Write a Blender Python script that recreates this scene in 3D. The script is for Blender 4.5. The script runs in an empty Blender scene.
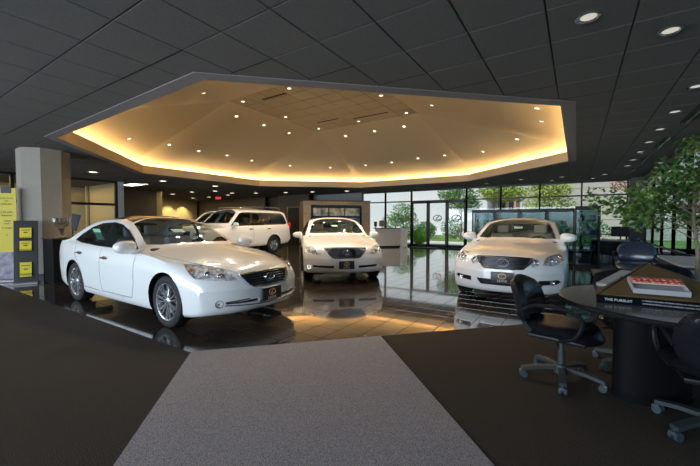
import bpy, bmesh, math, random
from math import sin, cos, pi, radians as R, sqrt, atan2, hypot
from mathutils import Vector as V, Matrix
from mathutils.bvhtree import BVHTree
random.seed(7)
SC = bpy.context.scene
COL = SC.collection

# ---------------------------------------------------------------- camera, world, light, exposure
cd = bpy.data.cameras.new('camera'); cam = bpy.data.objects.new('camera', cd); COL.objects.link(cam)
cd.sensor_fit = 'HORIZONTAL'; cd.sensor_width = 36; cd.lens = 36 * 346.3 / 700
cd.clip_start = .05; cd.clip_end = 400
cam.location = (0, 0, 1.35); cam.rotation_euler = (R(90 - 1.92), 0, R(33.21)); SC.camera = cam
SC.view_settings.view_transform = 'Standard'; SC.view_settings.look = 'None'
SC.view_settings.exposure = 1.0; SC.view_settings.gamma = 1; SC.view_settings.use_curve_mapping = False
SC.cycles.max_bounces = 8; SC.cycles.diffuse_bounces = 4; SC.cycles.glossy_bounces = 4
SC.cycles.transparent_max_bounces = 12; SC.cycles.caustics_reflective = False; SC.cycles.caustics_refractive = False
SC.cycles.sample_clamp_indirect = 4

W = bpy.data.worlds.new('sky'); SC.world = W; W.use_nodes = True
nt = W.node_tree; nt.nodes.clear()
wo = nt.nodes.new('ShaderNodeOutputWorld'); bg = nt.nodes.new('ShaderNodeBackground')
sk = nt.nodes.new('ShaderNodeTexSky'); sk.sky_type = 'HOSEK_WILKIE'; sk.turbidity = 4.0; sk.ground_albedo = .4
sk.sun_direction = (-0.33, -0.42, 0.85)
bg.inputs['Strength'].default_value = 1.6
nt.links.new(sk.outputs[0], bg.inputs[0]); nt.links.new(bg.outputs[0], wo.inputs[0])

def light(name, kind, loc, rot, energy, color=(1, 1, 1), **k):
    l = bpy.data.lights.new(name, kind); l.energy = energy; l.color = color
    for a, b in k.items(): setattr(l, a, b)
    o = bpy.data.objects.new(name, l); COL.objects.link(o); o.location = loc; o.rotation_euler = rot
    return o
light('sunlight', 'SUN', (0, 0, 30), (R(32), 0, R(-38)), 2.8, (1, .95, .88), angle=R(1))
# daylight through the glazed front behind the camera and the windows on the right
light('daylight_behind', 'AREA', (-7.0, -6.3, 1.7), (R(90), 0, 0), 760, (.72, .86, 1), shape='RECTANGLE', size=15, size_y=2.4)

# ---------------------------------------------------------------- materials
MT = {}
def mat(name, col=(.5, .5, .5), rough=.5, metal=0, coat=0, noise=None, bump=None, emit=None, spec=.5, coatr=.03):
    if name in MT: return MT[name]
    m = bpy.data.materials.new(name); m.use_nodes = True; n = m.node_tree; b = n.nodes['Principled BSDF']
    b.inputs['Base Color'].default_value = (*col, 1); b.inputs['Roughness'].default_value = rough
    b.inputs['Metallic'].default_value = metal; b.inputs['Coat Weight'].default_value = coat
    b.inputs['Coat Roughness'].default_value = coatr
    b.inputs['Specular IOR Level'].default_value = spec
    if emit: b.inputs['Emission Color'].default_value = (*emit[0], 1); b.inputs['Emission Strength'].default_value = emit[1]
    tc = None
    def tex(scale, det=3):
        nonlocal tc
        if not tc: tc = n.nodes.new('ShaderNodeTexCoord')
        t = n.nodes.new('ShaderNodeTexNoise'); t.inputs['Scale'].default_value = scale; t.inputs['Detail'].default_value = det
        n.links.new(tc.outputs['Object'], t.inputs['Vector']); return t
    if noise:   # (scale, second colour[, contrast])
        t = tex(noise[0]); r = n.nodes.new('ShaderNodeValToRGB'); c = noise[2] if len(noise) > 2 else .2
        r.color_ramp.elements[0].position = .5 - c; r.color_ramp.elements[1].position = .5 + c
        r.color_ramp.elements[0].color = (*col, 1); r.color_ramp.elements[1].color = (*noise[1], 1)
        n.links.new(t.outputs['Fac'], r.inputs['Fac']); n.links.new(r.outputs['Color'], b.inputs['Base Color'])
    if bump:
        t = tex(bump[0]); bp = n.nodes.new('ShaderNodeBump'); bp.inputs['Strength'].default_value = bump[1]; bp.inputs['Distance'].default_value = .01
        n.links.new(t.outputs['Fac'], bp.inputs['Height']); n.links.new(bp.outputs['Normal'], b.inputs['Normal'])
    MT[name] = m; return m
def glass(name, tint=(.8, .85, .85), rough=0.0, ior=1.5):
    if name in MT: return MT[name]
    m = bpy.data.materials.new(name); m.use_nodes = True; n = m.node_tree; n.nodes.clear()
    o = n.nodes.new('ShaderNodeOutputMaterial'); mx = n.nodes.new('ShaderNodeMixShader'); f = n.nodes.new('ShaderNodeFresnel')
    t = n.nodes.new('ShaderNodeBsdfTransparent'); g = n.nodes.new('ShaderNodeBsdfGlossy')
    t.inputs['Color'].default_value = (*tint, 1); g.inputs['Roughness'].default_value = rough; f.inputs['IOR'].default_value = ior
    geo = n.nodes.new('ShaderNodeNewGeometry'); lk = n.links.new
    mu = n.nodes.new('ShaderNodeMath'); mu.operation = 'MULTIPLY'; inv = n.nodes.new('ShaderNodeMath'); inv.operation = 'SUBTRACT'; inv.inputs[0].default_value = 1
    lk(geo.outputs['Backfacing'], inv.inputs[1]); lk(f.outputs[0], mu.inputs[0]); lk(inv.outputs[0], mu.inputs[1]); lk(mu.outputs[0], mx.inputs[0]); lk(t.outputs[0], mx.inputs[1]); lk(g.outputs[0], mx.inputs[2]); lk(mx.outputs[0], o.inputs[0])
    MT[name] = m; return m
def emis(name, col, s):
    return mat(name, (.0, .0, .0), .6, emit=(col, s))

white = mat('pearl_paint', (.82, .82, .81), .3, coat=1.0)
chrome = mat('chrome', (.75, .76, .78), .12, 1)
alloy = mat('alloy', (.62, .63, .66), .2, .95)
rubber = mat('tyre_rubber', (.012, .012, .013), .75)
blackp = mat('black_plastic', (.010, .010, .012), .4, spec=.25)
blackg = mat('gloss_black', (.008, .008, .01), .12, coat=.6)
darkin = mat('dark_interior', (.03, .028, .026), .7)
cream = mat('cream_leather', (.42, .36, .27), .6)
greyleather = mat('grey_leather', (.42, .45, .50), .5)
carglass = glass('car_glass', (.90, .93, .90), ior=1.35)
sideglass = glass('dark_car_glass', (.22, .25, .24))
clear = glass('clear_glass', (.98, .99, .99))
lens = glass('lamp_lens', (.97, .98, 1), ior=1.3)

# ---------------------------------------------------------------- helpers
def obj(name, bm, mats, parent=None, smooth=True, loc=None):
    me = bpy.data.meshes.new(name)
    if isinstance(bm, bmesh.types.BMesh): bm.to_mesh(me); bm.free()
    else: me.from_pydata(*bm); me.update()
    for m in (mats if isinstance(mats, (list, tuple)) else [mats]): me.materials.append(m)
    o = bpy.data.objects.new(name, me); COL.objects.link(o)
    if smooth:
        me.shade_smooth() if smooth is True and False else me.polygons.foreach_set('use_smooth', [True] * len(me.polygons))
        if smooth is True:
            me.set_sharp_from_angle(angle=R(38))
    if parent: o.parent = parent
    if loc: o.location = loc
    return o
def tag(o, label=None, cat=None, group=None, kind=None):
    if label: o['label'] = label
    if cat: o['category'] = cat
    if group: o['group'] = group
    if kind: o['kind'] = kind
    return o
def thing(name, label, cat, loc=(0, 0, 0), rz=0, group=None):
    o = bpy.data.objects.new(name, None); COL.objects.link(o); o.empty_display_size = .1
    o.location = loc; o.rotation_euler = (0, 0, rz); return tag(o, label, cat, group)
def copy_tree(o, parent=None, kids=None):
    c = o.copy(); COL.objects.link(c); c.parent = parent
    for ch in list(o.children): copy_tree(ch, c)
    return c
def B(): return bmesh.new()
def box(bm, c, s, rot=None, bev=0, seg=2, mi=0):
    r = bmesh.ops.create_cube(bm, size=1)
    vs = r['verts']; M = Matrix.LocRotScale(V(c), rot.to_quaternion() if isinstance(rot, Matrix) else (rot or Matrix.Identity(3)).to_quaternion(), V(s))
    bmesh.ops.transform(bm, matrix=M, verts=vs)
    fs = {f for v in vs for f in v.link_faces}
    if bev:
        es = list({e for v in vs for e in v.link_edges})
        rr = bmesh.ops.bevel(bm, geom=es, offset=bev, segments=seg, affect='EDGES', profile=.6)
        fs = set(rr['faces']) | {f for f in fs if f.is_valid}
    for f in fs: f.material_index = mi
    return vs
def RZ(a): return Matrix.Rotation(a, 3, 'Z')
def RX(a): return Matrix.Rotation(a, 3, 'X')
def RY(a): return Matrix.Rotation(a, 3, 'Y')
def lathe(bm, prof, n=24, c=(0, 0, 0), M=None, mi=0, close=True):
    """prof: (radius, height) about z; M: 3x3"""
    M = M or Matrix.Identity(3); c = V(c); rings = []
    for r, z in prof:
        if r < 1e-6: rings.append([bm.verts.new(c + M @ V((0, 0, z)))])
        else: rings.append([bm.verts.new(c + M @ V((r * cos(2 * pi * k / n), r * sin(2 * pi * k / n), z))) for k in range(n)])
    for a, b in zip(rings, rings[1:]):
        for k in range(n):
            k2 = (k + 1) % n
            q = [a[k] if len(a) > 1 else a[0], a[k2] if len(a) > 1 else None, b[k2] if len(b) > 1 else None, b[k] if len(b) > 1 else b[0]]
            q = [v for v in q if v]
            if len(q) >= 3:
                try: f = bm.faces.new(q); f.material_index = mi
                except ValueError: pass
def cyl(bm, p0, p1, r, n=12, r1=None, mi=0):
    p0, p1 = V(p0), V(p1); d = p1 - p0; L = d.length
    M = d.to_track_quat('Z', 'Y').to_matrix()
    r1 = r if r1 is None else r1
    lathe(bm, [(0, 0), (r, 0), (r1, L), (0, L)], n, p0, M, mi)
def tube(bm, pts, r, n=8, mi=0, closed=False, flat=None):
    """swept tube; r number or list; flat=(a,b) cross-section half sizes -> rectangular"""
    pts = [V(p) for p in pts]; N = len(pts); rings = []
    prev = None
    for i, p in enumerate(pts):
        if closed: t = pts[(i + 1) % N] - pts[i - 1]
        else: t = pts[min(i + 1, N - 1)] - pts[max(i - 1, 0)]
        t.normalize()
        if prev is None:
            up = V((0, 0, 1)) if abs(t.z) < .9 else V((1, 0, 0)); a = t.cross(up).normalized()
        else:
            a = prev - t * prev.dot(t)
            if a.length < 1e-5: a = t.cross(V((0, 0, 1)))
            a.normalize()
        prev = a; b = t.cross(a)
        ri = r[i] if isinstance(r, (list, tuple)) else r
        if flat: ring = [p + a * sx * flat[0] + b * sy * flat[1] for sx, sy in ((1, 1), (-1, 1), (-1, -1), (1, -1))]
        else: ring = [p + (a * cos(2 * pi * k / n) + b * sin(2 * pi * k / n)) * ri for k in range(n)]
        rings.append([bm.verts.new(q) for q in ring])
    m = len(rings[0])
    for i in range(N if closed else N - 1):
        A, Bb = rings[i], rings[(i + 1) % N]
        for k in range(m):
            f = bm.faces.new([A[k], A[(k + 1) % m], Bb[(k + 1) % m], Bb[k]]); f.material_index = mi
    if not closed:
        bm.faces.new(rings[0][::-1]).material_index = mi; bm.faces.new(rings[-1]).material_index = mi
def prism(bm, poly, z0, z1, mi=0, M=None, c=(0, 0, 0)):
    M = M or Matrix.Identity(3); c = V(c)
    a = [bm.verts.new(c + M @ V((x, y, z0))) for x, y in poly]; b = [bm.verts.new(c + M @ V((x, y, z1))) for x, y in poly]
    n = len(poly); fs = [bm.faces.new(a[::-1]), bm.faces.new(b)]
    for k in range(n): fs.append(bm.faces.new([a[k], a[(k + 1) % n], b[(k + 1) % n], b[k]]))
    for f in fs: f.material_index = mi
    return fs
def text(name, s, size, M, m, parent=None, ext=.002, align='CENTER'):
    c = bpy.data.curves.new(name, 'FONT'); c.body = s; c.size = size; c.extrude = ext; c.align_x = align; c.align_y = 'CENTER'; c.resolution_u = 2
    o = bpy.data.objects.new(name, c); COL.objects.link(o)
    dg = bpy.context.evaluated_depsgraph_get(); me = bpy.data.meshes.new_from_object(o.evaluated_get(dg)); bpy.data.objects.remove(o)
    me.materials.clear(); me.materials.append(m)
    o = bpy.data.objects.new(name, me); COL.objects.link(o)
    if parent: o.parent = parent
    o.matrix_local = M; return o
def smooth_curve(pts, n=6, closed=False):
    out = []; N = len(pts); P = [V(p) for p in pts]
    rng = range(N if closed else N - 1)
    for i in rng:
        if closed: a, b, c, d = P[i - 1], P[i], P[(i + 1) % N], P[(i + 2) % N]
        else: a, b, c, d = P[max(i - 1, 0)], P[i], P[i + 1], P[min(i + 2, N - 1)]
        for k in range(n):
            t = k / n
            out.append(.5 * ((2 * b) + (c - a) * t + (2 * a - 5 * b + 4 * c - d) * t * t + (3 * b - a - 3 * c + d) * t ** 3))
    if not closed: out.append(P[-1])
    return out
# ---------------------------------------------------------------- cars
def pchip(tab):
    tab = sorted(tab); xs = [t[0] + i * 1e-4 for i, t in enumerate(tab)]; ys = [t[1] for t in tab]; n = len(xs)
    h = [xs[i + 1] - xs[i] for i in range(n - 1)]; d = [(ys[i + 1] - ys[i]) / h[i] for i in range(n - 1)]
    m = [d[0]] + [0 if d[i - 1] * d[i] <= 0 else 2 * d[i - 1] * d[i] / (d[i - 1] + d[i]) for i in range(1, n - 1)] + [d[-1]]
    def f(x):
        if x <= xs[0]: return ys[0]
        if x >= xs[-1]: return ys[-1]
        i = 0
        while xs[i + 1] < x: i += 1
        t = (x - xs[i]) / h[i]
        return (2 * t**3 - 3 * t * t + 1) * ys[i] + (t**3 - 2 * t * t + t) * h[i] * m[i] + (-2 * t**3 + 3 * t * t) * ys[i + 1] + (t**3 - t * t) * h[i] * m[i + 1]
    return f
def shell(P):
    """outer skin of a car: u forward from the wheelbase centre, v to its left, z up"""
    TT, D, ZB, WD, SH = (pchip(P[k]) for k in ('top', 'belt', 'bottom', 'width', 'sweep'))
    SIDE = pchip(P.get('side', [(0, .93), (.06, .965), (.15, .975), (.4, .995), (.55, 1), (.72, 1), (.86, .985), (.95, .965), (1, .945)]))
    F, Rr = P['top'][0][0], P['top'][-1][0]
    us = [F - d for d in (0, .004, .012, .022, .036, .055, .08, .11, .145, .185, .23)]
    us2 = [Rr + d for d in (0, .006, .018, .034, .055, .08, .11, .15, .2)]
    k = int((us[-1] - us2[-1]) / .052); us += [us[-1] + (us2[-1] - us[-1]) * i / k for i in range(1, k)] + us2[::-1]
    NT, NS, NG = 12, 15, 9; tum = P.get('tumble', .40); cr = P.get('crown', .085)
    bm = bmesh.new(); rings = []
    for u in us:
        w = WD(u); zb = ZB(u); tt = TT(u); d = min(D(u), tt); zb = min(zb, d)
        E = max(d, tt - cr); yt = w * .945; pts = []
        if u == us[0] or u == us[-1]: zb = tt; d = tt; E = tt
        for i in range(NT): pts.append((w * .9 * i / NT, zb))
        for i in range(NS + 1):
            t = i / NS; pts.append((w * SIDE(t), zb + (d - zb) * t))
        gb = yt; hh = E - d; ge = gb
        if hh > .004:
            gb = yt - min(.035, hh)
        for i in range(1, NG + 1):
            t = i / NG; y = gb - hh * t * tum * (.75 + .25 * t)
            pts.append((y, d + hh * t)); ge = y
        pw = 2.0 + min(1, hh / .25) * .6
        for i in range(1, NT + 1):
            y = ge * (1 - i / NT); pts.append((y, E + (tt - E) * (1 - (y / max(ge, .01)) ** pw)))
        s = SH(u); rings.append([(u - s * (abs(y) / P['hw']) ** P.get('sp', 2.6), y, z) for y, z in pts])
    vr = []
    for r in rings:
        L = [bm.verts.new(p) for p in r]; Rt = [bm.verts.new((p[0], -p[1], p[2])) for p in r[1:-1]]
        vr.append(L + Rt[::-1])
    n = len(vr[0])
    for a, b in zip(vr, vr[1:]):
        for k in range(n): bm.faces.new([a[k], b[k], b[(k + 1) % n], a[(k + 1) % n]])
    bmesh.ops.remove_doubles(bm, verts=bm.verts, dist=.0012)
    bmesh.ops.dissolve_degenerate(bm, edges=bm.edges, dist=.0006)
    bmesh.ops.recalc_face_normals(bm, faces=bm.faces)
    bm.normal_update()
    return bm
def in_poly(x, y, poly):
    c = False; j = len(poly) - 1
    for i in range(len(poly)):
        xi, yi = poly[i]; xj, yj = poly[j]
        if (yi > y) != (yj > y) and x < (xj - xi) * (y - yi) / (yj - yi) + xi: c = not c
        j = i
    return c
def cut(bm, poly, ax, ay, filt, val):
    """imprint the outline (seen along ax x ay) on the skin; faces inside get layer value val"""
    ax, ay = V(ax), V(ay); dv = ax.cross(ay)
    lay = bm.faces.layers.int.get('part') or bm.faces.layers.int.new('part'); lc = bm.faces.layers.int.get('cand') or bm.faces.layers.int.new('cand')
    x0, x1 = min(p[0] for p in poly) - .01, max(p[0] for p in poly) + .01; y0, y1 = min(p[1] for p in poly) - .01, max(p[1] for p in poly) + .01
    for f in bm.faces:
        f[lc] = 0
        if not filt(f.calc_center_median(), f.normal): continue
        a = [v.co.dot(ax) for v in f.verts]; b = [v.co.dot(ay) for v in f.verts]
        if max(a) < x0 or min(a) > x1 or max(b) < y0 or min(b) > y1: continue
        f[lc] = 1
    for i in range(len(poly)):
        p, q = poly[i], poly[(i + 1) % len(poly)]
        e = ax * (q[0] - p[0]) + ay * (q[1] - p[1])
        if e.length < 1e-6: continue
        no = dv.cross(e).normalized()
        sx0, sx1, sy0, sy1 = min(p[0], q[0]) - .002, max(p[0], q[0]) + .002, min(p[1], q[1]) - .002, max(p[1], q[1]) + .002
        fs = []
        for f in bm.faces:
            if not f[lc]: continue
            a = [v.co.dot(ax) for v in f.verts]; b = [v.co.dot(ay) for v in f.verts]
            if max(a) < sx0 or min(a) > sx1 or max(b) < sy0 or min(b) > sy1: continue
            fs.append(f)
        if not fs: continue
        es = {x for f in fs for x in f.edges}; vs = {x for f in fs for x in f.verts}
        bmesh.ops.bisect_plane(bm, geom=fs + list(es) + list(vs), dist=1e-5, plane_co=ax * p[0] + ay * p[1], plane_no=no)
    for f in bm.faces:
        if f[lc]:
            c = f.calc_center_median()
            if in_poly(c.dot(ax), c.dot(ay), poly): f[lay] = val
def extract(bm, val, keep=False):
    lay = bm.faces.layers.int.get('part'); fs = [f for f in bm.faces if f[lay] == val]
    nb = bmesh.new(); m = {}
    for f in fs:
        for v in f.verts:
            if v not in m: m[v] = nb.verts.new(v.co)
        nf = nb.faces.new([m[v] for v in f.verts])
    if not keep: bmesh.ops.delete(bm, geom=fs, context='FACES')
    nb.normal_update(); return nb
def recess(nb, d, wall_mi=0, floor_mi=0):
    """sink a patch by vector d and wall its rim"""
    be = [e for e in nb.edges if len(e.link_faces) == 1]
    r = bmesh.ops.extrude_edge_only(nb, edges=be)
    nv = [g for g in r['geom'] if isinstance(g, bmesh.types.BMVert)]; nset = set(nv)
    for f in nb.faces: f.material_index = wall_mi if any(v in nset for v in f.verts) else floor_mi
    for v in nb.verts:
        if v not in nset: v.co += V(d)
    return nb
def seam(poly, w):
    """outline -> thin closed band given as list of quads"""
    out = []
    for i in range(len(poly)):
        p, q = poly[i], poly[(i + 1) % len(poly)]
        dx, dy = q[0] - p[0], q[1] - p[1]; L = hypot(dx, dy) or 1; nx, ny = -dy / L * w, dx / L * w
        out.append([(p[0] - nx, p[1] - ny), (q[0] - nx, q[1] - ny), (q[0] + nx, q[1] + ny), (p[0] + nx, p[1] + ny)])
    return out
AX = {'side': ((1, 0, 0), (0, 0, 1)), 'front': ((0, 1, 0), (0, 0, 1)), 'top': ((1, 0, 0), (0, 1, 0))}

WHEELS = {}
def wheel(parent, x, y, r, w, side, spokes, rimr, style, fin):
    """side +1: outer face towards +v"""
    key = (r, w, spokes, rimr, style, side)
    root = bpy.data.objects.new('wheel', None) if False else None
    M = RX(-side * pi / 2)          # local z -> outward (+v for side 1)
    if key not in WHEELS:
        bm = B(); h = w / 2
        lathe(bm, [(rimr - .005, -h + .01), (rimr + .012, -h), (r - .035, -h), (r - .008, -h + .018), (r, -h + .04), (r, h - .04), (r - .008, h - .018), (r - .035, h - .002), (rimr + .03, h), (rimr + .004, h - .012), (rimr - .004, h - .03)], 44, M=M)
        t = obj('tyre', bm, rubber); me1 = t.data; bpy.data.objects.remove(t)
        bm = B()
        lathe(bm, [(rimr + .004, h - .012), (rimr - .012, h - .016), (rimr - .022, h - .03), (rimr - .026, -h + .02), (rimr - .05, -h + .0)], 44, M=M)
        # face spokes
        for k in range(spokes):
            a0 = 2 * pi * k / spokes
            for s in ((-1, 1) if style == 'double' else (0,)):
                da_in = s * .16; da_out = s * (.17 if spokes > 5 else .26)
                wi, wo_ = (.011, .015) if style == 'double' else (.02, .034)
                pi_ = V((cos(a0 + da_in) * .05, sin(a0 + da_in) * .05, h - .035)); po = V((cos(a0 + da_out) * (rimr - .012), sin(a0 + da_out) * (rimr - .012), h - .022))
                d = (po - pi_); n = V((0, 0, 1)).cross(d).normalized()
                q = []
                for p, ww in ((pi_, wi), (po, wo_)):
                    q.append([p - n * ww, p - n * ww * .6 + V((0, 0, .012)), p + n * ww * .6 + V((0, 0, .012)), p + n * ww, p + V((0, 0, -.03))])
                a = [bm.verts.new(M @ v) for v in q[0]]; b = [bm.verts.new(M @ v) for v in q[1]]
                for j in range(5): bm.faces.new([a[j], a[(j + 1) % 5], b[(j + 1) % 5], b[j]])
        lathe(bm, [(.062, h - .06), (.062, h - .03), (.045, h - .018), (.028, h - .016), (.026, h - .01), (0, h - .008)], 20, M=M)
        bmesh.ops.recalc_face_normals(bm, faces=bm.faces)
        t = obj('rim', bm, fin); me2 = t.data; bpy.data.objects.remove(t)
        bm = B(); lathe(bm, [(0, h - .075), (.15, h - .075), (.15, h - .1), (0, h - .1)], 28, M=M)
        lathe(bm, [(0, -h + .03), (rimr - .03, -h + .03), (rimr - .03, -h + .02)], 28, M=M, mi=1)
        t = obj('brake_disc', bm, [mat('brake_steel', (.18, .18, .19), .4, .8), blackp]); me3 = t.data; bpy.data.objects.remove(t)
        WHEELS[key] = (me1, me2, me3)
    a, b, c = WHEELS[key]
    t = bpy.data.objects.new('wheel', a); COL.objects.link(t); t.parent = parent; t.location = (x, y, r)
    for nm, me in (('rim', b), ('brake_disc', c)):
        o = bpy.data.objects.new(nm, me); COL.objects.link(o); o.parent = t
        o.rotation_euler = (0, random.random() * 6, 0)
    return t
def emblem(parent, c, M, s=1.0, name='emblem', m=None):
    """oval ring with a slanted letter L inside; M maps local (x right, y up, z out)"""
    bm = B(); ring = [M @ V((.075 * s * cos(a), .052 * s * sin(a), 0)) + V(c) for a in [2 * pi * k / 28 for k in range(28)]]
    tube(bm, ring, .0075 * s, 6, closed=True)
    L = [V((.028, .040, 0)), V((-.022, -.012, 0)), V((-.030, -.026, 0)), (V((-.012, -.030, 0))), V((.058, -.022, 0))]
    tube(bm, [M @ (p * s) + V(c) for p in L], .0075 * s, 6)
    return obj(name, bm, m or chrome, parent)
def seats(parent, P, m):
    ux = P['seat_u']; hw = P['hw']
    for (u, v, wd, nm) in ((ux, hw * .42, .5, 'front_seat'), (ux, -hw * .42, .5, 'front_seat'), (ux - .85, 0, hw * 1.45, 'rear_seat')):
        bm = B(); zt = P.get('seat_z', .32)
        box(bm, (u + .1, v, zt + .12), (.52, wd, .2), bev=.06, seg=3)
        box(bm, (u - .22, v, zt + .45), (.16, wd * .96, .62), rot=RY(R(-14)), bev=.06, seg=3)
        for hv in ([v] if nm == 'front_seat' else [v - wd * .28, v + wd * .28]):
            box(bm, (u - .33, hv, zt + .86), (.1, .25, .19), rot=RY(R(-10)), bev=.045, seg=3)
            cyl(bm, (u - .29, hv - .06, zt + .7), (u - .32, hv - .06, zt + .82), .008, 6); cyl(bm, (u - .29, hv + .06, zt + .7), (u - .32, hv + .06, zt + .82), .008, 6)
        obj(nm, bm, m, parent)
def build_car(P, name, label, loc, rz):
    root = thing(name, label, 'car', loc, rz)
    bm = shell(P); bvh = BVHTree.FromBMesh(bm); hw = P['hw']
    def ray(o, d):
        h = bvh.ray_cast(V(o), V(d)); return h[0] if h[0] else None
    def front(y, z):   # skin point seen from the front
        h = ray((4, y, z), (-1, 0, 0)); return h or V((2, y, z))
    def side(x, z, s=1):
        h = ray((x, 3 * s, z), (0, -s, 0)); return h or V((x, hw * s, z))
    def down(x, y):
        return ray((x, y, 4), (0, 0, -1)) or V((x, y, 1))
    lay = bm.faces.layers.int.new('part'); bm.faces.layers.int.new('cand')
    # wheel arches
    ar = P['arch']
    for s in (1, -1):
        for wu in (P['wf'], P['wr']):
            circ = [(wu + ar * cos(a), P['wheel_r'] + .005 + ar * sin(a)) for a in [2 * pi * k / 30 for k in range(30)]]
            cut(bm, circ, *AX['side'], lambda c, n, s=s: c.y * s > .5, 1)
    lay = bm.faces.layers.int['part']
    bmesh.ops.delete(bm, geom=[f for f in bm.faces if f[lay] == 1], context='FACES')
    sidef = lambda s: (lambda c, n: c.y * s > .25 and n.y * s > .35)
    frontf = lambda c, n: c.x > 1.2 and n.x > .12
    vals = {}
    nv = [10]
    def region(nm, poly, axn, filt, v=None):
        v = v or nv[0]; nv[0] = max(nv[0], v) + 1
        cut(bm, poly, *(AX[axn] if isinstance(axn, str) else axn), filt, v); vals.setdefault(nm, []).append(v); return v
    for s in (1, -1):
        if 'dlo' in P: region('pillar', P['dlo'], 'side', sidef(s))
        for g in P['windows']: region('side_window', g, 'side', sidef(s))
        for g in P.get('side_seams', []):
            for q in seam(g, .0024): region('seam', q, 'side', sidef(s), 2)
    wf = lambda c, n: c.x > -.1 and n.x > .15 and n.z > .15 and c.z > P['cowl_z'] - .1
    region('windshield', P['windshield'], 'top', wf)
    if 'backlight' in P: region('rear_window', P['backlight'], 'top', lambda c, n: c.x < -.5 and n.z > .2 and c.z > P['cowl_z'] - .05)
    if 'roof_panel' in P: region('roof_panel', P['roof_panel'], 'top', lambda c, n: n.z > .7 and c.z > P['cowl_z'] + .25)
    for g in P.get('hood_seams', []):
        for q in seam(g, .0024): region('seam', q, 'top', lambda c, n: n.z > .2 and c.x > .6, 2)
    fm = lambda poly: [(-y, z) for y, z in poly][::-1]
    region('grille', P['grille'], 'front', frontf)
    for g in P.get('intakes', []):
        region('intake', g, 'front', frontf)
        if min(y for y, z in g) > 0: region('intake', fm(g), 'front', frontf)
    for (nm, g, ang) in P.get('lamps', []):
        for s in (1, -1):
            a = R(ang); ax = V((-sin(a), cos(a) * s, 0)) * (1); 
            # outline points are given as (v, z) seen from the front; place them on the skin, then project obliquely
            pts = []
            for q in g:
                h = V(q) if len(q) == 3 else front(min(q[0], hw * .93), q[1])
                pts.append(h if s > 0 else V((h.x, -h.y, h.z)))
            poly = [(p.dot(ax), p.z) for p in pts]
            region(nm, poly, (tuple(ax), (0, 0, 1)), lambda c, n, s=s: c.x > 1.0 and (n.x + n.y * s) > .3 and c.y * s > 0)
    # --- extract parts
    got = {k: [extract(bm, v) for v in dict.fromkeys(vs)] for k, vs in vals.items() if k != 'seam'}
    for f in bm.faces: f.material_index = 1 if f[lay] == 2 else 0
    for v in bm.verts:
        if v.link_faces and all(f[lay] == 2 for f in v.link_faces): v.co -= v.normal * .01
    for k in list(bm.faces.layers.int.keys()): pass
    body = obj('body', bm, [P.get('paint', white), blackp], root, smooth='all')
    body.data.set_sharp_from_angle(angle=R(50))
    for nb in got.get('pillar', []): obj('pillar_trim', nb, blackg, root)
    for nb in got['side_window']: obj('side_window', nb, P.get('side_glass', sideglass), root)
    for nb in got['windshield']: obj('windshield', nb, carglass, root)
    for nb in got.get('rear_window', []): obj('rear_window', nb, sideglass, root)
    for nb in got.get('roof_panel', []): obj('roof_reflection', nb, blackg, root)['label'] = 'black panel in place of the dark roof reflection'  # gloss black panel: the roof's dark reflection set as colour
    for nb in got['grille']: obj('grille_opening', recess(nb, (-.035, 0, 0), 0, 1), [P.get('paint', white), blackp], root)
    for nb in got.get('intake', []): obj('air_intake', recess(nb, (-.03, 0, 0), 0, 1), [P.get('paint', white), blackp], root)
    housing = mat('lamp_chrome', (.92, .92, .94), .3, .3, noise=(22, (.40, .37, .34), .10))
    for nm in dict.fromkeys(l[0] for l in P.get('lamps', [])):
        for nb in got.get(nm, []):
            if nm == 'headlight':
                s = 1 if sum(v.co.y for v in nb.verts) > 0 else -1; small = False
                cp = nb.copy(); small = 'inner_bulb' in P and abs(sum(v.co.y for v in cp.verts) / len(cp.verts)) < .56; hl = obj('headlight', recess(nb, (-.028, -.015 * s, 0)), housing, root)
                obj('lens', cp, lens, hl)
                for (y, z, r, mm) in ([(*P['inner_bulb'], chrome)] if small else P['bulbs']):
                    h = front(y, z); b2 = B(); M = V((1, .35 * s, 0)).to_track_quat('Z', 'Y').to_matrix()
                    lathe(b2, [(0, -.04), (r * .7, -.03), (r, 0), (r * .93, .004), (r * .6, -.012)], 18, (h.x - .022, h.y * s, z), M)
                    bmesh.ops.create_uvsphere(b2, u_segments=12, v_segments=8, radius=r * .55, matrix=Matrix.Translation((h.x - .028, h.y * s, z)))
                    obj('bulb', b2, mm, hl)
            else: obj(nm, recess(nb, (-.012, 0, 0)), P.get('lampmat', chrome), root)
    # --- grille bars and surround
    g = P['grille']; zs = [p[1] for p in g]; z0, z1 = min(zs), max(zs)
    bm = B()
    nb_ = P.get('bars', 7)
    for k in range(nb_):
        z = z0 + (z1 - z0) * (k + .7) / (nb_ + .4)
        xs = []
        for i in range(len(g)):
            (a, b), (c, d) = g[i], g[(i + 1) % len(g)]
            if (b - z) * (d - z) < 0: xs.append(a + (c - a) * (z - b) / (d - b))
        if len(xs) < 2: continue
        a, b = min(xs), max(xs)
        for sg in P.get('bar_split', [(0, 1)]):
            pts = [front(a + (b - a) * (sg[0] + (sg[1] - sg[0]) * i / 12), z) + V((-.010, 0, 0)) for i in range(13)]
            tube(bm, pts, 0, flat=(.008, .0045))
    obj('grille_bars', bm, P.get('barmat', chrome), root)
    bm = B(); pts = []
    for i in range(len(g)):
        (a, b), (c, d) = g[i], g[(i + 1) % len(g)]
        for k in range(6): pts.append(front(a + (c - a) * k / 6, b + (d - b) * k / 6) + V((.002, 0, 0)))
    tube(bm, pts, P.get('frame_r', .008), 6, closed=True)
    obj('grille_frame', bm, P.get('framemat', chrome), root)
    e = P['emblem']; h = front(0, e[0]); emblem(root, (h.x + .008, 0, e[0]), Matrix(((0, 0, 1), (1, 0, 0), (0, 1, 0))), e[1])
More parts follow.
